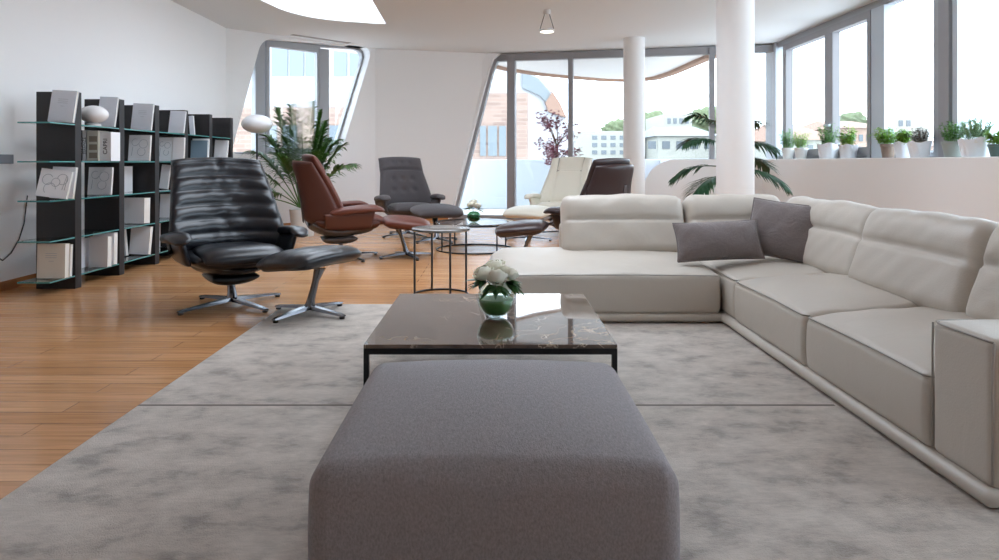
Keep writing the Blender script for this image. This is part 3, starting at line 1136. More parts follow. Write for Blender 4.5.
# vase of roses
def rose_parts(r=0.036, seed=0, parent=None):
    """overlapping cupped petals wrapped around a ball-shaped bloom"""
    rr = random.Random(seed)
    bm = B()
    bmesh.ops.create_uvsphere(bm, u_segments=16, v_segments=10, radius=r * 0.5)
    for v_ in bm.verts:
        v_.co.z += r * 0.75
    for L in range(5):
        n_p = 4 + L
        a_top = (1.2, 0.98, 0.72, 0.42, 0.1)[L]
        for k in range(n_p):
            a0 = 2 * pi * (k + 0.43 * L) / n_p + rr.uniform(-.25, .25)
            wid = 2 * pi / n_p * 0.62
            rad = r * (0.46 + 0.14 * L) * rr.uniform(0.94, 1.06)
            g = []
            for i in range(8):
                row = []
                tt = i / 7
                for j in range(7):
                    s_ = (j / 6 - 0.5) * 2
                    a = a0 + s_ * wid * (0.5 + 0.5 * sin(pi * (0.15 + 0.6 * tt)))
                    lat = -1.2 + (a_top + 1.2) * tt * (1 - 0.10 * s_ * s_)
                    rd = rad * (1 - 0.05 * s_ * s_ + 0.13 * max(0, tt - 0.7) * 3.3 * (0.4 + 0.2 * L) + 0.02 * sin(s_ * 5 + k) * tt)
                    row.append(bm.verts.new((rd * cos(lat) * cos(a), rd * cos(lat) * sin(a), r * 0.75 + rd * 0.85 * sin(lat))))
                g.append(row)
            for i in range(7):
                for j in range(6):
                    bm.faces.new((g[i][j], g[i + 1][j], g[i + 1][j + 1], g[i][j + 1]))
    return obj('petals', bm, M['rose'], parent, True)

def leaf_blade(bm, base, direction, length, width, droop=0.3, mi=0, up=Vector((0, 0, 1)), seg=4):
    d = Vector(direction).normalized()
    side = d.cross(up)
    if side.length < 1e-4:
        side = Vector((1, 0, 0))
    side.normalize()
    nrm = side.cross(d)
    prev = None
    for i in range(seg + 1):
        t_ = i / seg
        wv = width * sin(pi * (0.08 + 0.92 * t_) ** 0.8) * 0.5
        c = Vector(base) + d * length * t_ - up * droop * length * t_ * t_
        if i == seg:
            wv = width * 0.02
        a = bm.verts.new(c + side * wv + nrm * wv * 0.3)
        m_ = bm.verts.new(c)
        b = bm.verts.new(c - side * wv + nrm * wv * 0.3)
        if prev:
            f1 = bm.faces.new((prev[0], a, m_, prev[1]))
            f2 = bm.faces.new((prev[1], m_, b, prev[2]))
            f1.material_index = f2.material_index = mi
        prev = (a, m_, b)

def flower_vase(loc, R, hgt, label, mglass):
    t = thing('flower_vase', label, 'vase', loc)
    bm = B()
    pr = []
    for i in range(13):
        a = -pi / 2 * 0.83 + i / 12 * (pi / 2 * 0.83 + 0.95)
        pr.append((R * cos(a), R * sin(a)))
    z_lo, z_hi = pr[0][1], pr[-1][1]
    k = hgt / (z_hi - z_lo)
    outer = [(r_, (z - z_lo) * k) for r_, z in pr]
    inner = [(max(0.001, r_ - 0.004), max(0.012, z)) for r_, z in reversed(outer)]
    lathe(bm, [(0, 0)] + outer + inner + [(0, 0.012)], 40)
    obj('glass_bowl', bm, mglass, t, True)
    bm = B()
    lin_ = [(0, 0.014)] + [(max(0.004, r_ - 0.009), max(0.014, z)) for r_, z in outer if z < hgt * 0.62]
    lin_ = lin_ + [(lin_[-1][0] - 0.004, lin_[-1][1])] + [(0.002, hgt * 0.6)]
    lathe(bm, lin_, 32, close=True)
    obj('leaf_lining', bm, M['lining'], t, True)
    return t

vx, vy, vz = 0.010, 3.38, 0.3305
v = flower_vase((vx, vy, vz), 0.093, 0.168, 'round clear glass vase with green leaf lining on the marble coffee table', M['vase'])
def put_roses(cx, cy, cz, spots, label, group, r, seed, leafy):
    for i, (dx, dy, dz, tilt) in enumerate(spots):
        ro = thing('rose', label, 'rose', (cx + dx, cy + dy, cz + dz), 0, group)
        ro.rotation_euler = (0, 0, 0)
        hd = rose_parts(r, seed + i, ro)
        hd.rotation_euler = (-dy * tilt, dx * tilt, i)
        bm = B()
        tube(bm, [(0, 0, 0.005), (-dx * 0.5, -dy * 0.5, -0.05), (-dx * 0.75, -dy * 0.75, -dz - 0.02)], 0.0025, 6)
        obj('stem', bm, M['stem'], ro, True)
        bm = B()
        rr = random.Random(seed * 7 + i)
        a0 = atan2(dy, dx)
        for k in range(leafy):
            a = a0 + rr.uniform(-0.9, 0.9) if (abs(dx) + abs(dy)) > 0.01 else rr.uniform(0, 6.28)
            leaf_blade(bm, (0.006 * cos(a), 0.006 * sin(a), -0.012 - 0.012 * rr.random()), (cos(a), sin(a), rr.uniform(-.25, .35)), r * rr.uniform(1.5, 2.3), r * 0.75, 0.25)
        obj('leaf', bm, M['bouquet_leaf'], ro)
put_roses(vx, vy, vz + 0.172, [(-0.048, -0.02, 0.022, 9), (0.048, -0.015, 0.018, 9), (0.0, 0.05, 0.04, 5), (0.0, -0.055, 0.006, 8)],
          'white rose in the round glass vase on the marble coffee table', 'white roses on the marble table', 0.05, 10, 12)

# ------------------------------------------------------------------ corner sofa
sf = thing('corner_sofa', 'large ivory leather corner sofa with piped seats and tall back cushions', 'sofa', (0, 0, 0))
def seat_def(depth_axis, sign, rise, crown, groove=None):
    def f(q, n):
        x, y, z = q
        if n[2] > -0.2:
            w_ = (n[2] + 0.2) / 1.2
            back = max(0.0, (n[depth_axis] * sign + 1) / 2)
            z += w_ * (rise * back ** 0.8 + crown * (1 - n[0] ** 4) * (1 - n[1] ** 4))
            z += w_ * 0.004 * noise2(x * 4, y * 4, rise * 50)
        if groove is not None:
            if n[0] < -0.8 and n[2] > -0.5:
                z -= 0.07 * ((-0.8 - n[0]) / 0.2) ** 2 * min(1, n[2] + 0.5)
            g = exp(-((x - groove) / 0.012) ** 2)
            if n[2] > 0:
                z -= 0.007 * g
            if n[1] < -0.9:
                y += 0.006 * g
        if n[depth_axis] * sign < -0.9 and n[2] < 0.9:
            d = 0.008 * sin((n[2] + 1) * pi / 2)
            if depth_axis == 0:
                x -= d * sign
            else:
                y -= d * sign
        return (x, y, z)
    return f
def add_seat(x0, x1, y0, y1, axis, rise, crown, groove=None, n=22, z0=0.07, z1=0.335):
    bm = B()
    rbox(bm, (x1 - x0, y1 - y0, z1 - z0), 0.035, n, seat_def(axis, 1, rise, crown, groove), Matrix.Translation(((x0 + x1) / 2, (y0 + y1) / 2, (z0 + z1) / 2)))
    o = obj('seat', bm, M['sofa'], sf, True)
    bm = B()
    if axis == 1:
        pts = [(x0 + 0.03, y0 + 0.003, z1 - 0.055)] + [(x0 + f_ * 0.77, y0 + 0.0015, z1 - 0.004 - 0.07 * ((0.2 - f_) / 0.2) ** 2) for f_ in (0.06, 0.10, 0.15)] + [(lerp(x0 + 0.154, x1 - 0.06, i / 12), y0 + 0.0015, z1 - 0.003 + 0.006 * sin(i / 12 * pi)) for i in range(13)] + [(x1 - 0.02, y0 + 0.004, z1 - 0.004), (x1 - 0.003, y0 + 0.03, z1 - 0.005)]
    else:
        pts = [(x0 + 0.03, y1 - 0.003, z1 - 0.004), (x0 + 0.003, y1 - 0.03, z1 - 0.004)] + [(x0 + 0.0015, lerp(y1 - 0.06, y0 + 0.06, i / 10), z1 - 0.003 + 0.006 * sin(i / 10 * pi)) for i in range(11)] + [(x0 + 0.003, y0 + 0.03, z1 - 0.004), (x0 + 0.03, y0 + 0.003, z1 - 0.004)]
    tube(bm, pts, 0.0045, 6)
    obj('piping', bm, M['sofa_pipe'], o, True)
add_seat(-0.04, 1.535, 4.59, 5.62, 1, 0.06, 0.03, (0.56 - 0.7475))
add_seat(1.56, 2.36, 4.40, 5.6, 0, 0.05, 0.03)
add_seat(1.55, 2.36, 3.395, 4.39, 0, 0.06, 0.035)
add_seat(1.55, 2.36, 2.43, 3.385, 0, 0.06, 0.035)
def base_roll(x0, x1, y0, y1):
    bm = B()
    rbox(bm, (x1 - x0, y1 - y0, 0.056), 0.027, 4, None, Matrix.Translation(((x0 + x1) / 2, (y0 + y1) / 2, 0.049)))
    obj('base_roll', bm, M['sofa'], sf, True)
base_roll(-0.05, 1.56, 4.565, 5.76)
base_roll(1.525, 2.6, 2.1, 5.76)
for x, y in ((0.05, 4.72), (1.4, 4.72), (0.05, 5.68), (1.65, 2.25), (1.65, 3.6), (2.5, 2.25), (2.5, 5.68)):
    bm = B()
    lathe(bm, [(0.03, 0.0 if y > 5.25 or x > 1.8 else 0.0145), (0.03, 0.03)], 16, (x, y))
    obj('foot', bm, M['black_metal'], sf)
def back_frame(x0, x1, y0, y1, z1):
    bm = B()
    rbox(bm, (x1 - x0, y1 - y0, z1 - 0.07), 0.05, 6, None, Matrix.Translation(((x0 + x1) / 2, (y0 + y1) / 2, (z1 + 0.07) / 2)))
    obj('back_frame', bm, M['sofa'], sf, True)
back_frame(0.55, 2.62, 5.62, 5.80, 0.60)
back_frame(2.42, 2.62, 2.12, 5.78, 0.60)
def back_def(seed):
    def f(q, n):
        x, y, z = q
        # n[0] along, n[1] depth (front is -1), n[2] up
        if n[1] < 0:
            w_ = -n[1]
            puffx = (1 - abs(n[0]) ** 6)
            cr_ = exp(-((n[2] - 0.12) / 0.07) ** 2)
            y -= w_ * puffx * (0.022 * sin((n[2] + 1) / 2 * pi) - 0.028 * cr_)
            y -= w_ * 0.02 * exp(-((n[2] - 0.55) / 0.3) ** 2) * puffx
            y += w_ * 0.004 * noise2(x * 5, z * 8, seed) * puffx
        z -= 0.012 * (n[0] ** 4) * (1 if n[2] > 0 else 0)
        z += (0.006 * noise2(x * 3, 0.3, seed)) * (1 if n[2] > 0.5 else 0)
        return (x, y, z)
    return f
def add_back(center, along_len, rz, lean=21, seed=0, h=0.50):
    bm = B()
    mtx = Matrix.Translation(center) @ Matrix.Rotation(rz, 4, 'Z') @ Matrix.Rotation(radians(-lean), 4, 'X')
    rbox(bm, (along_len, 0.24, h), 0.07, 22, back_def(seed), mtx, 5)
    obj('back_cushion', bm, M['sofa'], sf, True)
zc = 0.58
add_back((1.035, 5.50, zc), 0.98, 0, seed=1)
add_back((1.93, 5.50, zc), 0.78, 0, seed=2)
add_back((2.32, 4.70, zc), 1.24, -pi / 2, seed=3)
add_back((2.28, 3.575, zc), 1.00, -pi / 2, seed=4)
add_back((2.28, 2.75, zc), 0.64, -pi / 2, seed=5)
bm = B()
def arm_def(q, n):
    x, y, z = q
    if n[2] > 0:
        z += 0.014 * (1 - n[0] ** 4) * (1 - n[1] ** 4) * n[2]
    return (x, y, z)
rbox(bm, (1.0, 0.30, 0.47), 0.03, 12, arm_def, Matrix.Translation((2.055, 2.27, 0.305)))
ar = obj('armrest', bm, M['sofa'], sf, True)
bm = B()
zt_ = 0.537
tube(bm, [(2.1, 2.412, zt_), (1.6, 2.416, zt_), (1.566, 2.405, zt_), (1.557, 2.38, zt_ - 0.002), (1.557, 2.16, zt_ - 0.002), (1.566, 2.13, zt_ - 0.004)], 0.0045, 6)
tube(bm, [(1.566, 2.128, zt_ - 0.005), (1.559, 2.126, 0.45), (1.559, 2.126, 0.09)], 0.0045, 6)
tube(bm, [(1.559, 2.415, zt_ - 0.005), (1.558, 2.416, 0.45), (1.558, 2.416, 0.09)], 0.004, 6)
obj('piping', bm, M['sofa_pipe'], ar, True)

def scatter_pillow(label, loc, w_, h_, th, rot, group=None):
    t_ = thing('scatter_pillow', label, 'cushion', loc, 0, group)
    t_.rotation_euler = rot
    bm = B()
    def P(u, v):
        vv = v * 2 - 1
        pin = 1 - 0.05 * (1 - abs(u) ** 2) * (abs(vv) ** 3)
        pin2 = 1 - 0.05 * (1 - abs(vv) ** 2) * (abs(u) ** 3)
        return (u * w_ / 2 * pin2, 0, vv * h_ / 2 * pin)
    def T(u, v):
        vv = v * 2 - 1
        return th * sqrt(max(0, 1 - abs(u) ** 2.4)) ** 1.2 * sqrt(max(0, 1 - abs(vv) ** 2.4)) ** 1.2 + 0.004 + 0.004 * noise2(u * 2, v * 3, w_ * 9)
    puff(bm, P, T, T, 28, 24, 30)
    obj('cover', bm, M['pillow'], t_, True)
    bm = B()
    pts = []
    for u, v in [(-1 + 2 * i / 12, 0) for i in range(12)] + [(1, i / 10) for i in range(10)] + [(1 - 2 * i / 12, 1) for i in range(12)] + [(-1, 1 - i / 10) for i in range(11)]:
        pts.append(P(u, v))
    tube(bm, pts, 0.006, 6, False)
    obj('piping', bm, M['pillow'], t_, True)
    return t_
scatter_pillow('small oblong taupe cushion leaning in front of the square one', (1.60, 4.86, 0.538), 0.60, 0.29, 0.10, (radians(-26), radians(-3), radians(-4)))
scatter_pillow('square taupe cushion propped upright in the corner of the sofa', (2.075, 4.87, 0.612), 0.50, 0.43, 0.09, (radians(-24), radians(6), radians(-36)))

# ------------------------------------------------------------------ swivel lounge chairs
def star_base(parent, mtl, R=0.40, col_top=0.27, col_dx=0.0, col_dy=0.04, rot0=0.0, colm=None):
    for k in range(4):
        a = rot0 + k * pi / 2
        bm = B()
        ca, sa_ = cos(a), sin(a)
        secs = [(0.0, 0.032, 0.05, 0.028), (R * 0.5, 0.026, 0.038, 0.020), (R * 0.9, 0.021, 0.026, 0.014), (R, 0.018, 0.022, 0.010)]
        prev = None
        for (d, hw, zc_, th) in secs:
            ring = []
            for s_, zz in ((-1, -1), (1, -1), (1, 1), (-1, 1)):
                kk = 0.75 if zz > 0 else 1
                ring.append(bm.verts.new((ca * d - sa_ * s_ * hw * kk, sa_ * d + ca * s_ * hw * kk, zc_ + zz * th / 2)))
            if prev:
                for i in range(4):
                    bm.faces.new((prev[i], prev[(i + 1) % 4], ring[(i + 1) % 4], ring[i]))
            else:
                bm.faces.new(ring)
            prev = ring
        bm.faces.new(prev)
        lg = obj('leg', bm, mtl, parent)
        bm = B()
        lathe(bm, [(0.018, 0), (0.02, 0.012)], 12, (ca * (R - 0.02), sa_ * (R - 0.02)))
        obj('foot_pad', bm, M['black_metal'], lg)
    bm = B()
    secs = [(0, 0, 0.045, 0.040, 0.040), (col_dx * 0.15, col_dy * 0.15, 0.10, 0.032, 0.026), (col_dx * 0.6, col_dy * 0.6, lerp(0.1, col_top, .6), 0.030, 0.020), (col_dx, col_dy, col_top, 0.05, 0.035)]
    prev = None
    for (dx, dy, z, hx, hy) in secs:
        ring = [bm.verts.new((dx + hx * cos(2 * pi * i / 16) , dy + hy * sin(2 * pi * i / 16), z)) for i in range(16)]
        if prev:
            for i in range(16):
                bm.faces.new((prev[i], prev[(i + 1) % 16], ring[(i + 1) % 16], ring[i]))
        else:
            bm.faces.new(ring)
        prev = ring
    bm.faces.new(prev)
    obj('column', bm, colm or mtl, parent, 50)

def lounge_chair(label, loc, deg, leather, shellm, basem, style, scale=1.0, base_rot=0.0, lean_=0.27):
    t_ = thing('lounge_chair', label, 'armchair', loc, radians(deg))
    t_.scale = (scale,) * 3
    star_base(t_, basem, 0.42, 0.17, 0, 0.04, base_rot)
    # mechanism housing, sled and upholstered seat body
    bm = B()
    def PM(u, v):
        return (u * 0.17, lerp(-0.13, 0.22, v), 0.205 + 0.015 * u * u)
    puff(bm, PM, 0.045, 0.05, 16, 16, 3)
    obj('mechanism_housing', bm, M['black_leather'] if style == 'ribs' else M['strip'], t_, True)
    bm = B()
    def PU(u, v):
        return (u * lerp(0.22, 0.30, v), lerp(-0.30, 0.37, v), 0.245 + 0.05 * u * u + 0.05 * (1 - v) ** 2 + 0.16 * max(0, v - 0.55) ** 1.5 * 2.2)
    puff(bm, PU, 0.03, 0.03, 20, 20, 5)
    obj('underbody', bm, M['black_leather'] if style == 'ribs' else M['strip'], t_, True)
    bm = B()
    def PS(u, v):
        u, v = round_uv(u, v, 0.15)
        return (u * 0.335, lerp(-0.36, 0.34, v), 0.345 + 0.03 * abs(u) ** 3 + 0.02 * (1 - v) ** 2 + 0.05 * v ** 3)
    puff(bm, PS, 0.05, 0.06, 22, 22, 6)
    obj('seat_shell', bm, shellm, t_, True)
    # seat cushion
    bm = B()
    def PC(u, v):
        u, v = round_uv(u, v, 0.12)
        yy_ = lerp(-0.43, 0.26, v)
        drop = 0.05 * max(0, 1 - v * 3.2) ** 2
        return (u * lerp(0.30, 0.27, v), yy_, 0.418 - drop - 0.03 * v)
    def TC(u, v):
        k = 0.055 + 0.012 * (1 - u * u)
        if style == 'ribs':
            k -= 0.006 * exp(-((v - 0.45) / 0.03) ** 2) + 0.004 * exp(-((v - .72) / .03) ** 2)
        return k
    puff(bm, PC, TC, 0.045, 24, 24, 6)
    obj('seat_cushion', bm, leather, t_, True)
    # back
    def hw(v):
        if style == 'ribs':
            return lerp(0.44, 0.35, min(1, v * 1.1)) - 0.02 * max(0, v - 0.9) * 10 * 0.5
        return lerp(0.40, 0.315, min(1, v / 0.7))
    def PB(u, v, off=0.0):
        y_ = 0.19 + lean_ * v - 0.03 * sin(v * pi)
        wrap = lerp(0.20, 0.06, v ** 0.8)
        z_ = 0.41 + 0.69 * v - 0.02 * u * u * v
        return (u * hw(v), y_ - wrap * abs(u) ** 2.6, z_)
    nr = 6.5
    def TF(u, v):
        if style == 'ribs':
            ph = (v * nr) % 1.0
            k = 0.038 + 0.028 * (sin(pi * ph) ** 0.55)
            k += 0.0022 * noise2(u * 4, v * 7, 2) * (1 - abs(u))
            k += 0.003 * sin(abs(u) * 9 + v * 20) * exp(-(u / 0.4) ** 2)
            k -= 0.008 * exp(-(u / 0.03) ** 2) * (0.5 + 0.5 * sin(v * 9))
            return k
        if style == 'buttons':
            k = 0.062
            for bu in (-0.45, 0.0, 0.45):
                for bv in (0.30, 0.52):
                    k -= 0.022 * exp(-((u - bu) ** 2 / 0.012 + (v - bv) ** 2 / 0.0022))
            k -= 0.035 * exp(-((v - 0.72) / 0.018) ** 2)
            for bu in (-0.4, 0.0, 0.4):
                k -= 0.016 * exp(-((u - bu) ** 2 / 0.012 + (v - 0.86) ** 2 / 0.0018))
            return k
        if style == 'panel':
            k = 0.06 - 0.02 * exp(-((abs(u) - 0.62) / 0.035) ** 2)
            if abs(u) < 0.62:
                k -= 0.022 * exp(-((v - 0.70) / 0.014) ** 2)
            return k
        k = 0.065
        k -= 0.04 * exp(-((v - 0.70) / 0.02) ** 2)
        return k
    bm = B()
    puff(bm, PB, TF, 0.03, 36, 64 if style == 'ribs' else 48, 9)
    obj('backrest', bm, leather, t_, True)
    # outer shell wrapping the backrest
    bm = B()
    def PO(u, v):
        p = Vector(PB(u * 0.97, 0.0 + v * 0.93))
        return p + Vector((0, 0.035 + (0.15 - 0.06 * v) * (1 - abs(u) ** 2.2), -0.015))
    puff(bm, PO, 0.035, 0.03, 24, 28, 8)
    os_ = obj('back_shell', bm, shellm, t_, True)
    bm = B()
    def PSt(u, v):
        vv = lerp(-0.02, 0.66, v)
        p = Vector(PO(u * 0.085, max(0, vv)))
        return p + Vector((0, 0.034, 0.0 if vv >= 0 else vv * 0.5))
    puff(bm, PSt, 0.006, 0.010, 8, 20, 8)
    obj('support_strip', bm, M['strip'], os_, True)
    # arms
    for sg in (-1, 1):
        bm = B()
        def PA(u, v):
            u, v = round_uv(u, v, 0.22)
            # v along from the back to the tip, u across
            x_ = sg * (0.375 + 0.035 * sin(v * pi) + (0.02 if style == 'ribs' else 0.0))
            y_ = lerp(0.20, -0.36, v)
            z_ = 0.50 + 0.045 * v + 0.018 * sin(v * pi) - 0.025 * max(0, v - .8) * 5
            wd = lerp(0.055, 0.08, min(1, v * 1.4)) * (1 - 0.25 * max(0, v - 0.8) * 5)
            return (x_ + u * wd * 1.0, y_, z_ - 0.012 * u * sg)
        puff(bm, PA, 0.032, 0.036, 14, 24, 4)
        ao = obj('armrest', bm, leather, t_, True)
        bm = B()
        def PW(u, v):
            y_ = lerp(0.26, -0.26, (u + 1) / 2)
            top = 0.495 + 0.03 * (u + 1) / 2
            return (sg * lerp(0.33, 0.395, v ** 0.6), y_ * lerp(0.9, 1.0, v), lerp(0.345, top, v))
        puff(bm, PW, 0.03, 0.03, 16, 14, 6)
        obj('arm_panel', bm, shellm, ao, True)
    if style == 'panel':
        bm = B()
        for sg in (-1, 1):
            pts = [Vector(PB(sg * 0.62, lerp(0.02, 0.98, i / 14))) + Vector((0, -0.047, 0.012)) for i in range(15)]
            tube(bm, pts, 0.008, 6)
        pts = [Vector(PB(-0.62 + 1.24 * i / 8, 0.70)) + Vector((0, -0.044, 0.012)) for i in range(9)]
        tube(bm, pts, 0.006, 6)
        obj('seam', bm, M['white_seam'], t_, True)
    if style == 'ribs':
        for sg in (-1, 1):
            bm = B()
            tube(bm, [Vector(PB(sg * 0.965, 0.05 + i / 20 * 0.9)) + Vector((0, -0.012, 0)) for i in range(21)], 0.006, 6)
            obj('welt', bm, shellm, t_, True)
    return t_

def footrest(label, loc, deg, leather, shellm, basem, scale=1.0, base_rot=0.0, smooth_top=False):
    t_ = thing('footrest', label, 'footstool', loc, radians(deg))
    t_.scale = (scale,) * 3
    star_base(t_, basem, 0.33, 0.33, 0.0, 0.10, base_rot)
    bm = B()
    def PF(u, v):
        u, v = round_uv(u, v, 0.28)
        y_ = lerp(-0.27, 0.29, v)
        return (u * 0.34, y_, 0.40 + 0.05 * v - 0.10 * (v - 0.55) ** 2 - 0.03 * u * u)
    def TFt(u, v):
        return 0.055 - (0.0 if smooth_top else 0.008 * exp(-((v - 0.45) / 0.025) ** 2) + 0.005 * exp(-((v - .75) / .025) ** 2) + 0.006 * exp(-(u / 0.03) ** 2))
    puff(bm, PF, TFt, 0.07, 26, 26, 5)
    obj('cushion', bm, leather, t_, True)
    bm = B()
    def PF2(u, v):
        p = PF(u * 0.86, 0.08 + v * 0.84)
        return (p[0], p[1], p[2] - 0.045)
    puff(bm, PF2, 0.02, 0.035, 18, 18, 4)
    obj('underside', bm, shellm, t_, True)
    return t_

def fl(px, py):
    Y = F * H / (py - VY)
    return X(px, Y), Y

lounge_chair('black leather swivel armchair with horizontally ribbed back beside the bookcase', (-2.01, 5.22, 0.0), 36, M['black_leather'], M['black_leather'], M['dark_chrome'], 'ribs', 1.03, radians(18), 0.30)
footrest('black leather footrest with chrome star base standing on the rug corner', (-1.32, 4.86, 0.0155), 242, M['black_leather'], M['black_leather'], M['dark_chrome'], 1.0, radians(-2))
lounge_chair('brown leather swivel armchair seen from its side', (-1.73, 7.80, 0.0), 112, M['brown_leather'], M['brown_shell'], M['dark_chrome'], 'plain', 1.08, radians(20), 0.22)
footrest('brown leather footrest in front of the brown armchair', (-1.01, 7.86, 0.0), 100, M['brown_leather'], M['brown_shell'], M['dark_chrome'], 1.0, radians(20), True)
lounge_chair('charcoal grey fabric swivel armchair with buttoned back', (-1.29, 10.15, 0.0), 24, M['grey_fabric'], M['grey_fabric'], M['dark_chrome'], 'buttons', 1.07, radians(20))
footrest('charcoal grey fabric footrest in front of the buttoned armchair', (-0.79, 9.40, 0.0), 22, M['grey_fabric'], M['grey_fabric'], M['dark_chrome'], 1.06, radians(20), True)
lounge_chair('cream leather swivel armchair with seamed panels facing into the room', (1.03, 10.3, 0.0), -28, M['white_leather'], M['white_leather'], M['dark_chrome'], 'panel', 1.07, radians(20))
footrest('cream leather footrest in front of the cream armchair', (0.48, 9.55, 0.0), -28, M['white_leather'], M['white_leather'], M['dark_chrome'], 1.0, radians(20), True)
lounge_chair('dark brown leather swivel armchair turned away behind the sofa', (1.11, 7.6, 0.0), -136, M['dark_leather'], M['dark_leather'], M['dark_chrome'], 'plain', 1.04, radians(20), 0.12)
footrest('dark brown leather footrest behind the ivory sofa end', (0.29, 7.22, 0.0), -100, M['dark_leather'], M['dark_leather'], M['dark_chrome'], 1.0, radians(20), True)

# ------------------------------------------------------------------ round tables
st = thing('side_table', 'small round grey metal side table on thin legs behind the coffee table', 'table', (-0.44, 5.62, 0))
bm = B()
lathe(bm, [(0, 0.535), (0.235, 0.535), (0.24, 0.54), (0.24, 0.555), (0.236, 0.558), (0, 0.558)], 48)
obj('tabletop', bm, mat('satin_grey_top', rgb(150, 148, 146), 0.2, metal=0.7), st, 40)
for k in range(4):
    a = radians(24) + k * pi / 2
    bm = B()
    tube(bm, [(0.225 * cos(a), 0.225 * sin(a), 0.012), (0.225 * cos(a), 0.225 * sin(a), 0.536)], 0.009, 10)
    obj('leg', bm, M['grey_metal'], st, 40)
bm = B()
torus(bm, 0.225, 0.008, 0.008)
obj('base_ring', bm, M['grey_metal'], st, True)

gt = thing('glass_table', 'low round glass table on a thin black ring frame', 'table', (-0.24, 8.55, 0))
bm = B()
lathe(bm, [(0, 0.338), (0.496, 0.338), (0.5, 0.342), (0.5, 0.348), (0.496, 0.352), (0, 0.352)], 64)
obj('tabletop', bm, M['table_glass'], gt, 40)
bm = B()
torus(bm, 0.48, 0.009, 0.328, n=64)
obj('top_ring', bm, M['black_metal'], gt, True)
bm = B()
torus(bm, 0.48, 0.009, 0.0095, n=64)
obj('base_ring', bm, M['black_metal'], gt, True)
for k in range(4):
    a = radians(-55) + k * pi / 2
    bm = B()
    tube(bm, [(0.48 * cos(a), 0.48 * sin(a), 0.01), (0.48 * cos(a), 0.48 * sin(a), 0.33)], 0.009, 8)
    obj('leg', bm, M['black_metal'], gt, 40)
fvx, fvy, fvz = X(474, 8.5), 8.45, 0.3525
flower_vase((fvx, fvy, fvz), 0.085, 0.13, 'small dark green glass vase on the low round glass table', M['vase_dark'])
put_roses(fvx, fvy, fvz + 0.145, [(-0.03, -0.02, 0.05, 10), (0.035, 0.0, 0.03, 10), (-0.005, 0.03, 0.075, 5)],
          'white rose in the dark green vase on the low glass table', 'white roses on the glass table', 0.05, 30, 7)

# ------------------------------------------------------------------ bookcase
XF, XB = -3.63, -3.97
UY = [5.94 + 0.695 * i for i in range(6)]
LV = [0.117, 0.45, 0.783, 1.108, 1.43]
bc = thing('bookcase', 'long black bookcase of thick uprights and green edged glass shelves', 'bookcase', (0, 0, 0))
for i, y in enumerate(UY):
    bm = B()
    bevel_box(bm, XB, XF, y - 0.045, y + 0.045, 0, 1.71, 0.003)
    obj('upright', bm, M['shelf_black'], bc)
for i in range(6):
    for z in LV:
        y0 = UY[i] - 0.375 if i == 0 else UY[i - 1] + 0.045
        y1 = UY[i] - 0.045
        bm = B()
        bevel_box(bm, -3.90 if i == 0 else XB + 0.01, XF - 0.006, y0, y1, z - 0.012, z, 0.002)
        sh = obj('glass_shelf', bm, M['shelf_glass'], bc)
        bm = B()
        box(bm, XF - 0.006, XF - 0.003, y0, y1, z - 0.012, z)
        if i == 0:
            box(bm, -3.90, XF - 0.003, y0 - 0.003, y0, z - 0.012, z)
        obj('polished_edge', bm, M['glass_edge'], sh)

def text_mesh(s, size, m, parent, mtx):
    cu = bpy.data.curves.new('lettering', 'FONT')
    cu.body = s
    cu.size = size
    cu.extrude = 0.0004
    cu.align_x = 'CENTER'
    cu.align_y = 'CENTER'
    to = bpy.data.objects.new('tmp_text', cu)
    COL.objects.link(to)
    bpy.context.view_layer.update()
    dg = bpy.context.evaluated_depsgraph_get()
    me = bpy.data.meshes.new_from_object(to.evaluated_get(dg))
    bpy.data.objects.remove(to)
    me.materials.clear()
    me.materials.append(m)
    me.transform(mtx)
    o = bpy.data.objects.new('lettering', me)
    COL.objects.link(o)
    o.parent = parent
    return o

def ring_lines(bm, strokes, y, wd=0.0022):
    for pts in strokes:
        tube(bm, [(p[0], y, p[1]) for p in pts], wd, 5)

def circle_pts(cx, cz, r, a0=0, a1=2 * pi, n=22):
    return [(cx + r * cos(lerp(a0, a1, i / n)), cz + r * sin(lerp(a0, a1, i / n))) for i in range(n + 1)]

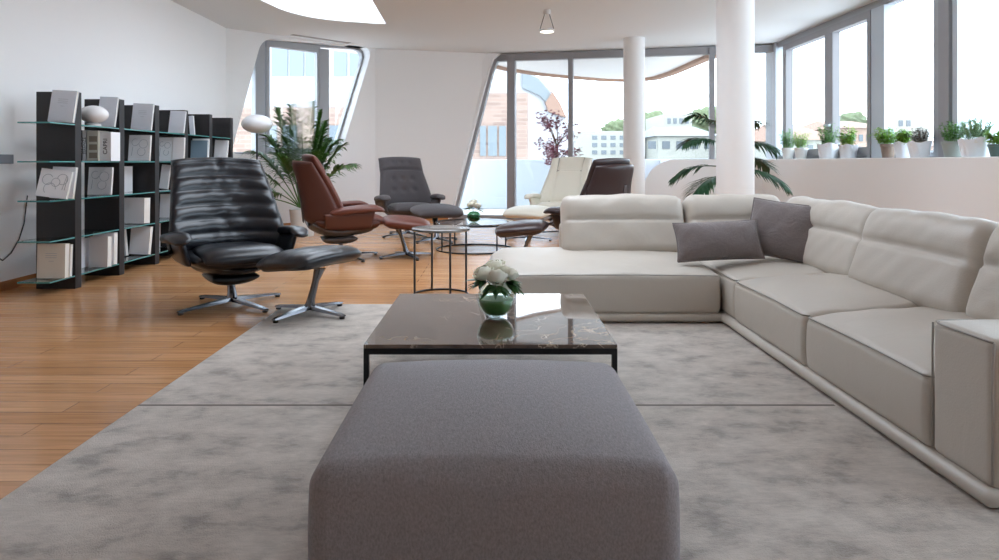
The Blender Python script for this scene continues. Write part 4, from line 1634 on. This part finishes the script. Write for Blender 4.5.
def book(label, bay, lev, px0, px1, hgt, th, cover='book_white', lean=7, roll=0, deco=None, yoff=0.0, yaw=0.0):
    """a book whose cover faces along the bookcase, standing on the glass shelf of a bay"""
    Yc = UY[bay] - 0.045 - 0.05 - th / 2 - hgt * sin(radians(lean)) * 0.9 + yoff
    x0, x1 = X(px0, Yc), X(px1, Yc)
    wd = x1 - x0
    z0 = LV[lev] + 0.0015
    t_ = thing('book', label, 'book', ((x0 + x1) / 2, Yc, z0))
    t_.rotation_euler = (radians(-lean), radians(roll), radians(yaw))
    lift = abs(wd / 2 * sin(radians(roll))) + th * 0.5 * sin(radians(lean)) 
    t_.location.z += lift
    bm = B()
    c = 0.0025
    box(bm, -wd / 2, wd / 2, -th / 2, -th / 2 + c, 0, hgt)
    if th > wd or (deco and deco.startswith('spine')) or deco == 'photos':
        box(bm, wd / 2 - c, wd / 2, -th / 2, th / 2, 0, hgt)
    else:
        box(bm, -wd / 2, wd / 2, th / 2 - c, th / 2, 0, hgt)
    box(bm, -wd / 2, -wd / 2 + c, -th / 2, th / 2, 0, hgt)
    obj('cover', bm, M[cover], t_)
    bm = B()
    box(bm, -wd / 2 + c, wd / 2 - 0.004, -th / 2 + c, th / 2 - c, 0.003, hgt - 0.004)
    obj('pages', bm, M['paper'], t_)
    fy = -th / 2 - 0.0006
    if deco == 'lines':
        bm = B()
        ring_lines(bm, [[(-wd * .2, hgt * k), (wd * .2, hgt * k)] for k in (0.72, 0.66, 0.6)] + [[(-wd * .08, hgt * 0.5), (wd * .1, hgt * 0.5)]], fy, 0.0018)
        obj('cover_print', bm, M['ink_grey'], t_)
    elif deco == 'loops':
        bm = B()
        r = wd * 0.17
        ring_lines(bm, [circle_pts(-wd * .22, hgt * .62, r, 0.6, 5.6), circle_pts(wd * .05, hgt * .55, r * 0.8), circle_pts(wd * .25, hgt * .68, r, -2, 3), [(wd * .36, hgt * .8), (wd * .3, hgt * .3)], [(wd * .4, hgt * .8), (wd * .38, hgt * .3)], circle_pts(-wd * .1, hgt * .3, r * 1.1, 0, 4)], fy, 0.0024)
        obj('cover_print', bm, M['ink_grey'], t_)
    elif deco == 'rings':
        bm = B()
        r = wd * 0.2
        ring_lines(bm, [circle_pts(wd * .18, hgt * .66, r), circle_pts(-wd * .2, hgt * .72, r * .8, 1, 6), circle_pts(wd * .1, hgt * .35, r * .9, 2, 7), [(-wd * .35, hgt * .2), (-wd * .3, hgt * .55)]], fy, 0.0022)
        obj('cover_print', bm, M['ink_grey'], t_)
    elif deco == 'photos':
        bm = B()
        for k in (0.18, 0.45, 0.72):
            box(bm, -wd * 0.3, wd * 0.42, fy - 0.0004, fy + 0.0003, hgt * k - 0.025, hgt * k + 0.028)
        obj('cover_print', bm, M['ink_tan'], t_)
    elif deco and deco.startswith('spine:'):
        word, size, ink = deco[6:].split('|')
        mtx = Matrix.Translation((0, fy, hgt * 0.5)) @ Matrix.Rotation(pi / 2, 4, 'X') @ Matrix.Rotation(pi / 2, 4, 'Z')
        text_mesh(word, float(size), M[ink], t_, mtx)
    elif deco and deco.startswith('small:'):
        word, size, ink = deco[6:].split('|')
        mtx = Matrix.Translation((0, fy, hgt * 0.88)) @ Matrix.Rotation(pi / 2, 4, 'X')
        text_mesh(word, float(size), M[ink], t_, mtx)
    return t_

book('pale grey book with small printed lines on the top shelf of the overhanging end bay', 0, 4, 48.5, 73.5, 0.275, 0.03, 'book_grey', 9, 3, 'lines')
book('white loop-patterned book tilted forward on the middle shelf of the overhanging end bay', 0, 2, 36, 67, 0.235, 0.025, 'book_white', 10, 7, 'loops', -0.09)
book('plain white book standing behind the tilted loop-patterned one', 0, 2, 50, 73.5, 0.27, 0.025, 'book_white', 8, 2, 'lines')
book('thick white book with faint title on the bottom shelf of the overhanging end bay', 0, 0, 39, 67, 0.29, 0.06, 'book_cream', 2, 0, 'lines', -0.06)
book('thin white book peeking out behind the thick one on the bottom shelf', 0, 0, 50, 71, 0.275, 0.03, 'book_white', 3, 0, None, 0.0)
# second bay
tl = thing('table_lamp', 'flattened white opal glass lamp on the top bookcase shelf', 'lamp', (-3.69, 6.27, LV[4] + 0.001))
bm = B()
lathe(bm, [(0, 0.0), (0.06, 0.0), (0.06, 0.02), (0.03, 0.03), (0, 0.03)], 32)
obj('base', bm, M['lamp_white'], tl, 40)
bm = B()
pr = []
for i in range(17):
    a = -pi / 2 + pi * i / 16
    pr.append((0.122 * cos(a) if 0 < i < 16 else 0.0, 0.108 + 0.082 * sin(a)))
lathe(bm, pr, 40)
obj('lamp_shade', bm, M['opal'], tl, True)
book('grey white book behind the opal lamp on the top shelf', 1, 4, 97, 115, 0.29, 0.025, 'book_grey', 9, 2, None)
book('black book with white spine lettering ROMA beside the photo book', 1, 3, 84, 87.8, 0.29, 0.18, 'book_dark', 0, 0, 'spine:ROMA|0.05|ink_white', 0.04)
book('white book with black spine lettering FIRENZE next to the photo covers', 1, 3, 88.2, 92, 0.29, 0.18, 'book_white', 0, 0, 'spine:FIRENZE|0.042|ink', 0.03)
book('white book with three tan pictures on its front', 1, 3, 92.5, 103.5, 0.285, 0.18, 'book_cream', 0, 0, 'photos', 0.02)
book('white book with the word CAPRI running up it', 1, 3, 104.8, 115.5, 0.275, 0.16, 'book_white', 0, 0, 'spine:CAPRI|0.055|ink', 0.03)
book('white book with ring drawings on the middle shelf between first and second uprights', 1, 2, 88, 111.5, 0.265, 0.025, 'book_white', 6, 0, 'rings')
book('thick white book in front on the bottom shelf between first and second uprights', 1, 0, 91, 109.5, 0.285, 0.07, 'book_white', 2, 0, None, -0.14)
book('taller cream book at the back of the bottom shelf between first and second uprights', 1, 0, 94, 115.5, 0.305, 0.06, 'book_white', 2, 0, None)
book('narrow white book against the first upright on the bottom shelf', 1, 0, 82.5, 85.5, 0.27, 0.2, 'book_white', 0, 0, None, -0.10)
# third bay
book('pale book with printed lines on the top shelf after the second upright', 2, 4, 131, 151.5, 0.285, 0.025, 'book_grey', 8, 2, 'lines')
book('white book with ring drawings on the second shelf after the second upright', 2, 3, 128.5, 150, 0.275, 0.025, 'book_white', 6, 0, 'rings')
book('narrow white book against the second upright on the middle shelf', 2, 2, 122, 127.5, 0.27, 0.2, 'book_white', 0, 0, None)
book('plain white box-like book on the fourth shelf after the second upright', 2, 1, 125, 147, 0.27, 0.12, 'book_white', 2, 0, None)
book('plain white book tilted on the bottom shelf after the second upright', 2, 0, 130, 149.5, 0.295, 0.05, 'book_white', 6, 2, None)
book('slim white book against the second upright on the bottom shelf', 2, 0, 122.5, 127.5, 0.28, 0.05, 'book_white', 3, -7, None, -0.12)
# fourth bay
book('light grey book on the top shelf between third and fourth uprights', 3, 4, 168.5, 184, 0.26, 0.025, 'book_grey', 9, 2, None)
book('white ring-patterned book on the second shelf after the third upright', 3, 3, 157.5, 172, 0.275, 0.03, 'book_white', 6, 0, 'rings')
book('plain white book beside the ring-patterned one after the third upright', 3, 3, 172.5, 184, 0.275, 0.03, 'book_white', 6, 0, None)
book('tilted white book on the middle shelf after the third upright', 3, 2, 159.5, 168, 0.28, 0.03, 'book_white', 5, 5, None)
book('white book half hidden by the black chair on the fourth shelf', 3, 1, 160, 171, 0.275, 0.03, 'book_white', 5, 0, None)
book('slim white book on the bottom shelf after the third upright', 3, 0, 156.5, 160, 0.27, 0.12, 'book_white', 0, 0, None)
book('black book with small white lettering on the bottom shelf beside the black chair', 3, 0, 160.8, 180, 0.27, 0.04, 'book_dark', 3, 0, None)
# fifth and sixth bays
book('slim pale book leaning on the top shelf after the fourth upright', 4, 4, 190.5, 195, 0.25, 0.03, 'book_grey', 4, -6, None)
book('slate blue book on the second shelf after the fourth upright', 4, 3, 190.8, 207.5, 0.26, 0.03, 'book_blue', 5, 0, None, -0.04)
book('white book above the slate blue one after the fourth upright', 4, 3, 192, 208.5, 0.285, 0.025, 'book_white', 5, 0, None, 0.0)
book('white book on the second shelf between the last two uprights', 5, 3, 214, 227, 0.285, 0.03, 'book_white', 6, 2, None)

# ------------------------------------------------------------------ wall fittings
bm = B()
bevel_box(bm, XL, XL + 0.012, 5.55, 5.93, 1.085, 1.165, 0.003)
sw = obj('light_switch', bm, M['switch'])
setp(sw, 'grey switch plate on the white wall beside the bookcase end', 'switch')
for k in range(3):
    bm = B()
    box(bm, XL + 0.012, XL + 0.016, 5.56 + 0.095 * k, 5.63 + 0.095 * k, 1.10, 1.15)
    obj('rocker', bm, M['switch'], sw)
bm = B()
tube(bm, [(XL + 0.01, 4.8, 0.50), (XL + 0.01, 5.3, 0.47), (XL + 0.01, 5.62, 0.36), (XL + 0.01, 5.8, 0.26), (XL + 0.01, 5.9, 0.31), (XL + 0.01, 6.0, 0.42), (XL + 0.012, 6.06, 0.55), (XL + 0.015, 6.1, 0.8)], 0.005, 6)
setp(obj('power_cord', bm, M['cable'], None, True), 'thin black cord hanging against the wall by the bookcase', 'cord')

flm = thing('floor_lamp', 'slim floor lamp with a flattened white opal shade', 'lamp', (X(257, 9.75), 9.75, 0))
bm = B()
lathe(bm, [(0, 0), (0.14, 0), (0.14, 0.018), (0.02, 0.025), (0, 0.025)], 40)
obj('base', bm, M['grey_metal'], flm, 40)
bm = B()
tube(bm, [(0, 0, 0.02), (0, 0, 1.52)], 0.013, 12)
obj('pole', bm, M['grey_metal'], flm, 40)
bm = B()
pr = []
for i in range(17):
    a = -pi / 2 + pi * i / 16
    pr.append((0.215 * cos(a) if 0 < i < 16 else 0.0, 1.645 + 0.135 * sin(a)))
lathe(bm, pr, 40)
obj('lamp_shade', bm, M['opal'], flm, True)

lx, ly = X(547, 9.4), 9.4
cl = thing('ceiling_lamp', 'small white ceiling lamp hanging on two thin struts', 'lamp', (lx, ly, CZ))
bm = B()
lathe(bm, [(0, -0.06), (0.05, -0.06), (0.05, 0), (0, 0)], 24)
obj('canopy', bm, M['lamp_white'], cl, 40)
for sg in (-1, 1):
    bm = B()
    tube(bm, [(sg * 0.035, 0, -0.06), (sg * 0.1, 0, -0.28)], 0.005, 6)
    obj('strut', bm, M['grey_metal'], cl)
bm = B()
lathe(bm, [(0, -0.30), (0.1, -0.30), (0.105, -0.27), (0.0, -0.26)], 32)
obj('lamp_head', bm, M['lamp_white'], cl, 40)
bm = B()
lathe(bm, [(0, -0.304), (0.09, -0.304), (0.09, -0.3), (0, -0.3)], 32)
em = mat('lamp_diffuser', rgb(250, 246, 235), 0.4)
em.node_tree.nodes['Principled BSDF'].inputs['Emission Color'].default_value = rgb(255, 244, 225)
em.node_tree.nodes['Principled BSDF'].inputs['Emission Strength'].default_value = 3.0
obj('diffuser', bm, em, cl)
bm = B()
p0, p1 = Vector((X(290, 11.1), 11.2)), Vector((X(348, 11.9), 12.0))
d = (p1 - p0).normalized()
nn = Vector((-d.y, d.x)) * 0.05
vs = [(p0 + nn), (p1 + nn), (p1 - nn), (p0 - nn)]
poly_slab(bm, [tuple(v_) for v_ in vs], [], lambda a, b, t: (a, b, t), CZ - 0.006, CZ)
setp(obj('ceiling_vent', bm, M['slot']), 'narrow slot vent in the ceiling above the slanted window', 'vent')

# ------------------------------------------------------------------ palms
def frond(bm_s, bm_l, base, az, length, elev, droop, lw=0.028, ll=0.30, n_l=26, seed=0):
    rr = random.Random(seed)
    pts = []
    for i in range(15):
        t_ = i / 14
        r_ = length * t_ * cos(elev) * (1 - 0.1 * t_)
        z_ = length * t_ * sin(elev) - droop * length * t_ ** 2.3
        pts.append(Vector(base) + Vector((cos(az) * r_, sin(az) * r_, z_)))
    tube(bm_s, pts, [lerp(0.009, 0.002, i / 14) for i in range(15)], 6)
    for i in range(n_l):
        t_ = 0.30 + 0.70 * (i + 0.5) / n_l
        k = t_ * 14
        a = pts[min(13, int(k))]
        b = pts[min(14, int(k) + 1)]
        p = a.lerp(b, k - int(k))
        d = (b - a).normalized()
        side = d.cross(Vector((0, 0, 1)))
        if side.length < 1e-3:
            side = Vector((1, 0, 0))
        side.normalize()
        upv = side.cross(d)
        L = ll * (0.35 + 0.65 * sin(pi * min(1, (t_ - 0.15) / 0.85) ** 0.8)) * rr.uniform(0.85, 1.1)
        for sg in (-1, 1):
            dd = side * sg * 0.95 + d * (0.40 + 0.6 * t_) + upv * rr.uniform(0.0, 0.3)
            leaf_blade(bm_l, p, dd, L, lw, 0.35 + rr.uniform(-.1, .25), 0, Vector((0, 0, 1)), 3)

def palm(label, loc, fr, ml, pot_r, pot_h, stems, potm):
    t_ = thing('potted_palm', label, 'palm', loc)
    bm = B()
    lathe(bm, [(0, 0), (pot_r * 0.78, 0), (pot_r, pot_h), (pot_r - 0.02, pot_h), (pot_r - 0.03, pot_h - 0.05), (0, pot_h - 0.05)], 40)
    obj('pot', bm, potm, t_, 40)
    bm = B()
    lathe(bm, [(0, pot_h - 0.048), (pot_r - 0.035, pot_h - 0.048), (pot_r - 0.035, pot_h - 0.045), (0, pot_h - 0.035)], 24)
    obj('soil', bm, M['soil'], t_, True)
    for (x, y, ztop) in stems:
        bm = B()
        tube(bm, [(x * 0.4, y * 0.4, pot_h - 0.05), (x * 0.8, y * 0.8, (pot_h + ztop) / 2), (x, y, ztop)], [0.022, 0.016, 0.012], 8)
        obj('stem', bm, M['stem'], t_, True)
    for i, f in enumerate(fr):
        bs, bl = B(), B()
        frond(bs, bl, *f, seed=i + 5)
        merge(bs, bl)
        obj('frond', bs, ml, t_, doubles=False)
    return t_
PLX, PLY = X(303, 10.15), 10.15
frs = []
for az, ln, el, dr in ((2.75, 1.75, 1.32, 0.22), (2.55, 1.55, 1.42, 0.12), (0.5, 1.45, 1.42, 0.12), (0.2, 1.35, 1.15, 0.30), (-0.15, 1.25, 0.95, 0.36), (3.15, 1.45, 1.05, 0.36), (3.4, 1.3, 0.88, 0.36), (1.2, 1.6, 1.45, 0.12), (1.9, 1.65, 1.42, 0.14), (-1.3, 1.2, 1.3, 0.22), (4.2, 1.15, 1.15, 0.3), (5.4, 1.2, 1.15, 0.3), (2.95, 1.15, 0.62, 0.5), (3.5, 1.0, 0.45, 0.45), (0.9, 1.3, 1.25, 0.25), (0.05, 1.35, 1.3, 0.32), (0.7, 1.5, 1.36, 0.22), (2.2, 1.65, 1.38, 0.2), (2.9, 1.6, 1.2, 0.34), (0.35, 1.5, 1.25, 0.36), (2.5, 1.4, 1.25, 0.3)):
    frs.append(((0.04 * cos(az), 0.04 * sin(az), 0.42), az, ln * 1.14, el, dr, 0.040, 0.40, 30))
palm('bushy green palm in a pale pot under the slanted window', (PLX, PLY, 0), frs, M['leaf'], 0.2, 0.40, [(0.02, 0.0, 0.7), (-0.03, 0.02, 0.65), (0.0, -0.03, 0.6)], M['pot_white'])
PRX, PRY = 3.1, 9.0
frs = []
for az, ln, el, dr, z in ((3.0, 0.85, 0.85, 0.42, 1.42), (0.25, 0.72, 0.8, 0.45, 1.42), (3.35, 0.8, 0.5, 0.42, 1.28), (-0.1, 0.72, 0.45, 0.42, 1.25), (2.8, 0.8, 0.2, 0.38, 1.02), (3.6, 0.7, 0.05, 0.42, 0.92), (-0.3, 0.8, 0.12, 0.42, 1.0), (0.3, 0.75, 0.3, 0.4, 1.1), (1.6, 0.8, 0.9, 0.4, 1.35), (4.7, 0.5, 0.9, 0.4, 1.3)):
    frs.append(((0.0, 0.0, z), az, ln, el, dr, 0.036, 0.34, 24))
palm('dark green kentia palm standing behind the thick pillar', (PRX, PRY, 0), frs, M['leaf_dark'], 0.19, 0.38, [(0.0, 0.0, 1.44), (-0.02, 0.03, 1.1)], M['pot_grey'])

# ------------------------------------------------------------------ herb pots on the sill
def herb(label, px, pr_, ph, py_top, potm, style, seed, wrap=False, spread=1.3):
    x = XR - 0.17
    Y = x * F / (px - VX)
    t_ = thing('herb_pot', label, 'potted plant', (x, Y, SILL))
    rr = random.Random(seed)
    bm = B()
    lathe(bm, [(0, 0), (pr_ * 0.74, 0), (pr_ * 0.96, ph * 0.8), (pr_ * 1.03, ph * 0.82), (pr_ * 1.03, ph), (pr_ * 0.93, ph), (pr_ * 0.9, ph * 0.85), (0, ph * 0.85)], 28)
    obj('pot', bm, potm, t_, 40)
    bm = B()
    lathe(bm, [(0, ph * 0.86), (pr_ * 0.88, ph * 0.86), (pr_ * 0.88, ph * 0.87), (0, ph * 0.9)], 20)
    obj('soil', bm, M['soil'], t_, True)
    if wrap:
        bm = B()
        n_ = 40
        rows = []
        for j in range(7):
            tt = j / 6
            row = []
            for i in range(n_):
                a = 2 * pi * i / n_
                fold = 1 + (0.05 + 0.07 * tt) * sin(a * 5 + seed + tt) + 0.03 * sin(a * 11 + tt * 3)
                r_ = pr_ * lerp(0.86, 1.12, tt) * fold + 0.006
                row.append(bm.verts.new((r_ * cos(a), r_ * sin(a), max(0.001, ph * 1.08 * tt + 0.012 * tt * sin(a * 4 + seed)))))
            rows.append(row)
        for j in range(6):
            for i in range(n_):
                bm.faces.new((rows[j][i], rows[j][(i + 1) % n_], rows[j + 1][(i + 1) % n_], rows[j + 1][i]))
        obj('paper_wrap', bm, M['wrap'], t_, True)
    hgt = Z(py_top, Y) - SILL
    bm = B()
    bs = B()
    nst = 44 if style != 'rosemary' else 48
    for k in range(nst):
        a = rr.uniform(0, 2 * pi)
        q = sqrt(rr.random())
        base = Vector((cos(a) * q * pr_ * 0.6, sin(a) * q * pr_ * 0.6, ph * 0.86))
        tip = Vector((cos(a) * q * pr_ * spread, sin(a) * q * pr_ * spread, lerp(ph * 1.05, hgt * 1.04, rr.uniform(0.35, 1.0) * (1 - 0.25 * q))))
        mid = (base + tip) / 2 + Vector((0, 0, 0.02))
        tube(bs, [base, mid, tip], 0.0018, 4)
        nl = 9 if style != 'rosemary' else 22
        for i in range(nl):
            t2 = 0.25 + 0.75 * i / (nl - 1)
            p = base * (1 - t2) ** 2 + mid * 2 * t2 * (1 - t2) + tip * t2 ** 2
            aa = rr.uniform(0, 6.28)
            if style == 'rosemary':
                leaf_blade(bm, p, (cos(aa), sin(aa), 0.9), 0.045, 0.010, 0.1, seg=2)
            elif style == 'long':
                leaf_blade(bm, p, (cos(aa), sin(aa), 0.5), rr.uniform(.05, .085), 0.016, 0.5, seg=3)
            else:
                s_ = rr.uniform(0.04, 0.062) if style == 'leafy' else rr.uniform(0.032, 0.05)
                leaf_blade(bm, p, (cos(aa), sin(aa), rr.uniform(-.1, .5)), s_, s_ * 0.62, 0.3, seg=3)
    lm = {'rosemary': 'rosemary', 'sage': 'sage', 'leafy': 'herb', 'long': 'herb', 'dark': 'herb_dark'}[style]
    merge(bs, bm)
    setp(obj('foliage', bs, M[lm], t_, doubles=False), kind='stuff')
herb('white pot of feathery herbs on the sill, first from the corner post', 788, 0.1, 0.18, 127, M['pot_white'], 'dark', 1)
herb('white pot of low herbs on the sill, second from the corner post', 801, 0.1, 0.17, 131, M['pot_white'], 'long', 2)
herb('white pot of tall dark green herbs below the window handle', 828, 0.125, 0.2, 122, M['pot_white'], 'dark', 3, True)
herb('white pot of bright leafy herbs just after the window handle', 848, 0.1, 0.17, 125, M['pot_white'], 'leafy', 4, True)
herb('brown clay pot of spreading bright parsley beside the pale window post', 888, 0.085, 0.17, 125, M['pot_brown'], 'leafy', 5, False, 1.9)
herb('paper wrapped pot beside the brown clay pot on the sill', 903, 0.075, 0.17, 129, M['pot_white'], 'leafy', 6, True, 1.2)
herb('white pot of purplish sage on the sill', 920, 0.1, 0.165, 124, M['pot_white'], 'sage', 7, True)
herb('grey green pot of tall basil on the sill in front of the dark mullion', 953, 0.105, 0.165, 119, M['pot_grey'], 'dark', 8)
herb('large pot in crumpled white paper with rosemary', 976, 0.125, 0.17, 117, M['pot_white'], 'rosemary', 9, True, 1.25)
herb('dark green pot of bright herbs after the paper wrapped rosemary', 999, 0.09, 0.12, 128, M['pot_dark'], 'leafy', 10)
